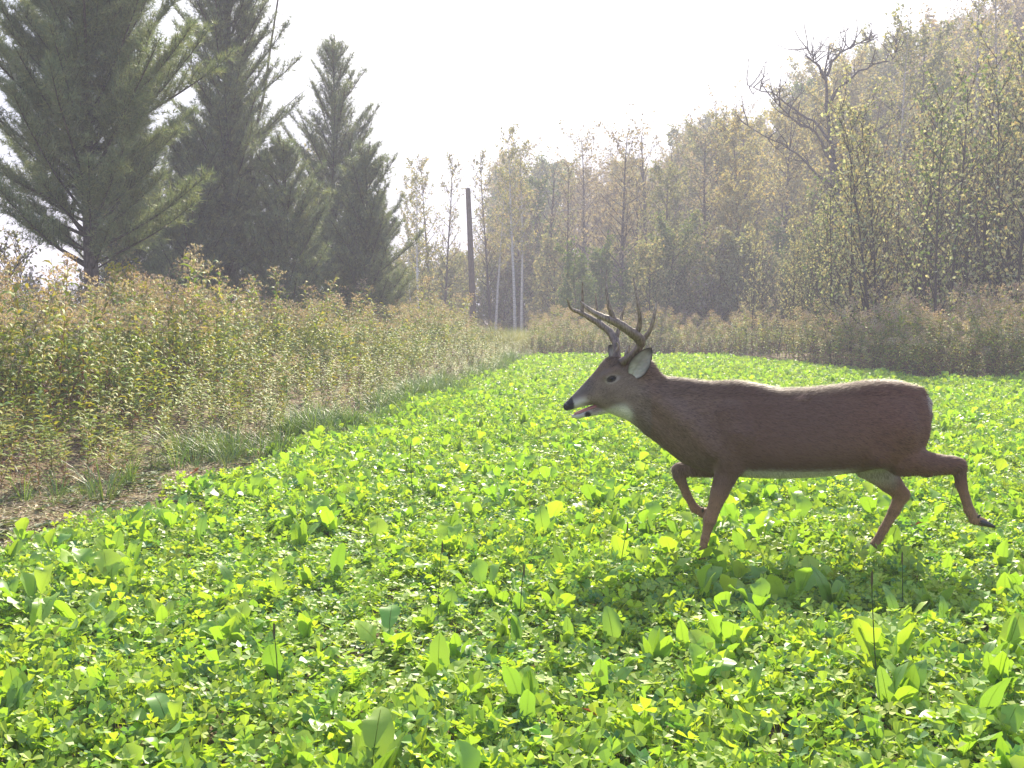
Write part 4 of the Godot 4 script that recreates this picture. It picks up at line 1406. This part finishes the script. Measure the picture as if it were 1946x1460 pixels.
func build_deer() -> void:
	var root := base("whitetail_buck", Vector3(1.32, 0.0, -5.3))
	tag(root, "brown antlered buck trotting across the green food plot with its mouth open", "deer")
	trunk_table = table_of(TRUNK, 0.01, 1.0)
	skull_table = table_of(SKULL, 0.005, PX)
	for s in [[FORE_NEAR, 0.03], [FORE_FAR, 0.03], [HIND_NEAR, 0.05], [HIND_FAR, 0.04]]:
		add_limb(s[0], s[1])
	for s in [1.0, -1.0]:
		add_limb([[-0.29, 0.77, 0.118 * s, 0.055], [-0.27, 0.68, 0.14 * s, 0.064], [-0.3, 0.58, 0.14 * s, 0.045]], 0.045)
		add_limb([[0.5, 0.77, 0.08 * s, 0.06], [0.5, 0.7, 0.13 * s, 0.073], [0.42, 0.58, 0.13 * s, 0.055]], 0.05)
		add_limb([[-0.66, 0.86, 0.075 * s, 0.035], [-0.5, 0.74, 0.11 * s, 0.045], [-0.38, 0.62, 0.12 * s, 0.045]], 0.05)
	add_limb([[0.645, 0.865, 0, 0.03], [0.68, 0.82, 0, 0.026], [0.69, 0.76, 0, 0.022], [0.688, 0.69, 0, 0.012]], 0.03)
	jaw = [head_point(72, -37, 0), head_point(126, -30, 0), head_point(136, -27, 0)]
	brow = [head_point(28, 24, 0.05), head_point(50, 21, 0.048), head_point(28, 24, -0.05), head_point(50, 21, -0.048)]
	nose_pad = [head_point(133, -4, 0.012), head_point(133, -4, -0.012)]
	var g := Geo.new()
	net(g, Vector3(-0.70, -0.03, -0.27), Vector3(1.0, 1.0, 0.27), 0.0085)
	var body_count := g.v.size()
	net(g, Vector3(-1.13, 0.62, -0.14), Vector3(-0.675, 1.06, 0.14), 0.0055)
	# normals from the faces
	g.n.resize(g.v.size())
	for i in range(0, g.ix.size(), 3):
		var a := g.ix[i]
		var b := g.ix[i + 1]
		var c := g.ix[i + 2]
		var f: Vector3 = (g.v[c] - g.v[a]).cross(g.v[b] - g.v[a])
		g.n[a] += f; g.n[b] += f; g.n[c] += f
	var fine := FastNoiseLite.new()
	fine.seed = 3
	fine.frequency = 14.0
	fine.fractal_octaves = 3
	for i in g.v.size():
		g.n[i] = g.n[i].normalized()
		var p := g.v[i]
		g.c.push_back(coat(p, g.n[i], fine.get_noise_3d(p.x * 0.6, p.y * 1.5, p.z)))
	var furry := StandardMaterial3D.new()
	furry.resource_name = "deer coat"
	furry.vertex_color_use_as_albedo = true
	furry.roughness = 0.75
	furry.metallic_specular = 0.35
	furry.rim_enabled = true
	furry.rim = 0.35
	furry.rim_tint = 0.3
	var skin_faces := g.ix.duplicate()
	var skin_v := g.v.duplicate()
	var skin_n := g.n.duplicate()
	# the ears, cupped, set behind the antlers
	ear(g, Vector3(-0.75, 0.955, 0.098), Vector3(-0.668, 1.088, 0.145), Vector3(-0.1, 0.15, 1.0), 0.048)
	ear(g, Vector3(-0.80, 0.985, -0.06), Vector3(-0.842, 1.098, -0.12), Vector3(-0.75, 0.1, 0.55), 0.038)
	part(root, "body", g.mesh(furry))
	# hair: short blades that lie along the coat
	var h := Geo.new()
	var faces := skin_faces.size() / 3
	for i in faces:
		var a := skin_v[skin_faces[i * 3]]
		var b := skin_v[skin_faces[i * 3 + 1]]
		var c := skin_v[skin_faces[i * 3 + 2]]
		var in_head := a.x < -0.69 and a.y > 0.7
		if rng.randf() > (0.5 if in_head else 0.9):
			continue
		var u := rng.randf()
		var w := rng.randf() * (1.0 - u)
		var p: Vector3 = a + (b - a) * u + (c - a) * w
		var nrm := skin_n[skin_faces[i * 3]]
		var q := Vector2(p.x, p.y) - HEAD_AT
		var along := q.dot(HEAD_ALONG) / PX
		var high := q.dot(HEAD_UP) / PX
		if in_head and (along > 100.0 or Vector2((along - 43.5) / 17.0, (high - 13.5) / 11.0).length() < 0.8):
			continue
		var flow := Vector3(1, -0.45, 0)
		var head_like := smoothstep(-0.66, -0.8, p.x) * smoothstep(0.68, 0.78, p.y)
		if head_like > 0.0:
			flow = flow.lerp(Vector3(-HEAD_ALONG.x, -HEAD_ALONG.y, 0), head_like)
		elif p.y < 0.5:
			flow = Vector3(0.25, -1, 0)
		elif p.y > 0.84:
			flow = Vector3(1, -0.12, 0)
		flow += any_dir() * 0.25
		flow = (flow - nrm * flow.dot(nrm)).normalized()
		var length := rr(0.014, 0.028)
		var lift := 0.2
		if head_like > 0.0:
			length *= lerpf(1.0, 0.45, head_like)
		elif p.y < 0.45:
			length *= 0.5
		elif p.y > 0.86:
			lift = 0.4
			length *= 1.25
		if along > -5.0 and along < 40.0 and high > 33.0:
			lift = 0.6
			length *= 2.2
		if Vector2((p.x - 0.045) / 0.05, (p.y - 0.848) / 0.013).length() < 1.0 and p.z > 0.0:
			lift = 0.9
			length *= 1.4
		var col := coat(p, nrm, rr(-1.5, 1.5))
		var side := flow.cross(nrm) * rr(0.0012, 0.0024)
		h.tri(p - side - nrm * 0.001, p + side - nrm * 0.001, p + (flow + nrm * lift).normalized() * length, col)
	var hair := leafy("deer hair", 0.6, 0.35, Color(1, 0.95, 0.85), 0.4)
	var fur := part(root, "fur", h.mesh(hair))
	fur.set_meta("kind", "stuff")
	# antlers
	var horn := StandardMaterial3D.new()
	horn.resource_name = "antler"
	horn.vertex_color_use_as_albedo = true
	horn.albedo_texture = noise_picture(0.04, 71, [[0.3, Color(0.62, 0.6, 0.58)], [0.7, Color(1, 1, 1)]], 256)
	horn.uv1_triplanar = true
	horn.uv1_scale = Vector3(9, 3, 9)
	horn.roughness = 0.48
	for antler in [ANTLER_NEAR, ANTLER_FAR]:
		var beam: MeshInstance3D
		for b in antler.size():
			var k := Geo.new()
			antler_branch(k, antler[b], b == 0)
			if b == 0:
				beam = part(root, "antler", k.mesh(horn))
			else:
				part(beam, "tine", k.mesh(horn))
	# eyes
	var wet := StandardMaterial3D.new()
	wet.resource_name = "eye"
	wet.albedo_color = Color(0.05, 0.025, 0.018)
	wet.roughness = 0.12
	wet.metallic_specular = 0.35
	var ball := SphereMesh.new()
	ball.radius = 0.0155
	ball.height = 0.029
	ball.radial_segments = 24
	ball.rings = 14
	ball.material = wet
	for s in [1, -1]:
		var e := part(root, "eye", ball)
		e.position = head_point(43.5, 13.5, 0.0605 * s)
		e.scale = Vector3(1.1, 0.8, 0.7)
		e.rotation.z = 0.35
	# the wet nose pad with its nostrils
	var pad := Geo.new()
	for i in 9:
		var u := PI * i / 8.0
		for j in 17:
			var a := TAU * j / 16.0
			var nn := Vector3(cos(u), sin(u) * cos(a), sin(u) * sin(a))
			var q := head_point(137.5, -4.0, 0)
			var ax := Vector3(HEAD_ALONG.x, HEAD_ALONG.y, 0)
			var ay := Vector3(HEAD_UP.x, HEAD_UP.y, 0)
			var nostril := Vector3(nn.x - 0.55, nn.y - 0.25, absf(nn.z) - 0.75).length() < 0.36
			pad.v.push_back(q + ax * (nn.x * 0.0235) + ay * (nn.y * 0.0185) + Vector3(0, 0, nn.z * (0.031 if not nostril else 0.026)))
			pad.c.push_back(Color(0.022, 0.019, 0.019) if not nostril else Color(0.006, 0.005, 0.005))
			if i > 0 and j > 0:
				var k := i * 17 + j
				for e in [k, k - 18, k - 1, k, k - 17, k - 18]:
					pad.ix.push_back(e)
	var damp := StandardMaterial3D.new()
	damp.resource_name = "nose"
	damp.vertex_color_use_as_albedo = true
	damp.roughness = 0.38
	part(root, "nose", pad.smooth().mesh(damp))
	# tongue inside the open mouth
	var t := Geo.new()
	var pink := StandardMaterial3D.new()
	pink.resource_name = "tongue"
	pink.vertex_color_use_as_albedo = true
	pink.roughness = 0.3
	t.tube(PackedVector3Array([head_point(84, -26, 0), head_point(100, -25.5, 0), head_point(120, -25, 0), head_point(130, -24.5, 0), head_point(134, -24.5, 0)]), PackedFloat32Array([0.010, 0.011, 0.0095, 0.007, 0.001]), 10, Color(0.26, 0.09, 0.09), Color(0.42, 0.2, 0.19))
	part(root, "tongue", t.mesh(pink))
	# hooves: pairs of pointed toes
	var hoof_look := StandardMaterial3D.new()
	hoof_look.resource_name = "hoof"
	hoof_look.vertex_color_use_as_albedo = true
	hoof_look.roughness = 0.4
	for s in [[Vector3(0.925, 0.255, 0.10), Vector3(0.92, -0.33, 0)], [Vector3(-0.452, 0.012, 0.11), Vector3(-0.85, -0.2, 0)], [Vector3(-0.338, 0.270, -0.11), Vector3(0.9, 0.35, 0)], [Vector3(0.440, 0.0, -0.10), Vector3(-0.85, -0.2, 0)]]:
		part(root, "hoof", hoof(s[0], s[1].normalized(), hoof_look))

func hoof(at: Vector3, d: Vector3, m: Material) -> ArrayMesh:
	var g := Geo.new()
	for s in [-1.0, 1.0]:
		var z := Vector3(0, 0, 0.012 * s)
		g.tube(PackedVector3Array([at - d * 0.018 + z, at + z * 1.1, at + d * 0.035 + z, at + d * 0.06 + z * 0.8, at + d * 0.068 + z * 0.7]), PackedFloat32Array([0.012, 0.0145, 0.0125, 0.007, 0.001]), 10, Color(0.03, 0.025, 0.022), Color(0.012, 0.011, 0.01))
		var up := Vector3(0, 0, 1).cross(d)
		if up.y < 0: up = -up
		g.tube(PackedVector3Array([at - d * 0.035 + z * 1.4 + up * 0.012, at - d * 0.03 + z * 1.7 + up * 0.026, at - d * 0.022 + z * 1.7 + up * 0.034]), PackedFloat32Array([0.007, 0.006, 0.001]), 8, Color(0.02, 0.017, 0.015))
	return g.mesh(m)

func ear(g: Geo, a: Vector3, b: Vector3, facing: Vector3, half: float) -> void:
	var along := (b - a).normalized()
	var f := (facing - along * facing.dot(along)).normalized()
	var side := along.cross(f)
	var length := a.distance_to(b)
	var rows := 16
	var cols := 10
	for shell in 2:
		var k := g.v.size()
		for i in rows + 1:
			var u := float(i) / rows
			var w := half * pow(sin(PI * pow(u * 0.93 + 0.07, 0.85)), 0.62) * (1.0 - 0.18 * u)
			if i == rows: w = 0.002
			for j in cols + 1:
				var v := float(j) / cols * 2.0 - 1.0
				var cup := (1.0 - v * v) * half * (0.45 - 0.25 * u)
				var p: Vector3 = a + along * (length * u) + side * (v * w) - f * cup
				var nn: Vector3 = (f + side * (-v * 0.9)).normalized()
				if shell == 1:
					p -= nn * 0.004
				g.v.push_back(p)
				g.n.push_back(nn if shell == 0 else -nn)
				var rim := smoothstep(0.72, 0.95, maxf(absf(v), u))
				var inner := Color(0.25, 0.23, 0.2).lerp(Color(0.45, 0.43, 0.38), clampf(0.9 - u * 2.2, 0, 1)).lerp(Color(0.2, 0.16, 0.14), smoothstep(0.15, 0.0, absf(v + 0.2)) * 0.4)
				var col := inner if shell == 0 else Color(0.15, 0.1, 0.07)
				g.c.push_back(vary(col.lerp(Color(0.05, 0.035, 0.028), rim * 0.85), 0.16))
		var w1 := cols + 1
		for i in rows:
			for j in cols:
				var q := k + i * w1 + j
				for e in ([q, q + w1 + 1, q + 1, q, q + w1, q + w1 + 1] if shell == 0 else [q, q + 1, q + w1 + 1, q, q + w1 + 1, q + w1]):
					g.ix.push_back(e)

func antler_branch(g: Geo, src: Array, beam: bool) -> void:
	# a smooth curve through the given points, ringed with small bumps near the base
	var pts := PackedVector3Array()
	var rad := PackedFloat32Array()
	var last := src.size() - 1
	for i in last:
		for s in 6:
			var t := s / 6.0
			var a: Array = src[maxi(i - 1, 0)]
			var b: Array = src[i]
			var c: Array = src[i + 1]
			var d: Array = src[mini(i + 2, last)]
			pts.push_back(Vector3(cubic_interpolate(b[0], c[0], a[0], d[0], t), cubic_interpolate(b[1], c[1], a[1], d[1], t), cubic_interpolate(b[2], c[2], a[2], d[2], t)))
			var r: float = lerpf(b[3], c[3], t)
			if beam and i == 0 and s < 3:
				r *= 1.25 - 0.06 * s
			rad.push_back(r * rr(0.9, 1.1))
	pts.push_back(Vector3(src[last][0], src[last][1], src[last][2]))
	rad.push_back(0.0008)
	g.tube(pts, rad, 12, Color(0.14, 0.095, 0.068) if beam else Color(0.19, 0.14, 0.1), Color(0.34, 0.275, 0.215) if beam else Color(0.4, 0.34, 0.28))
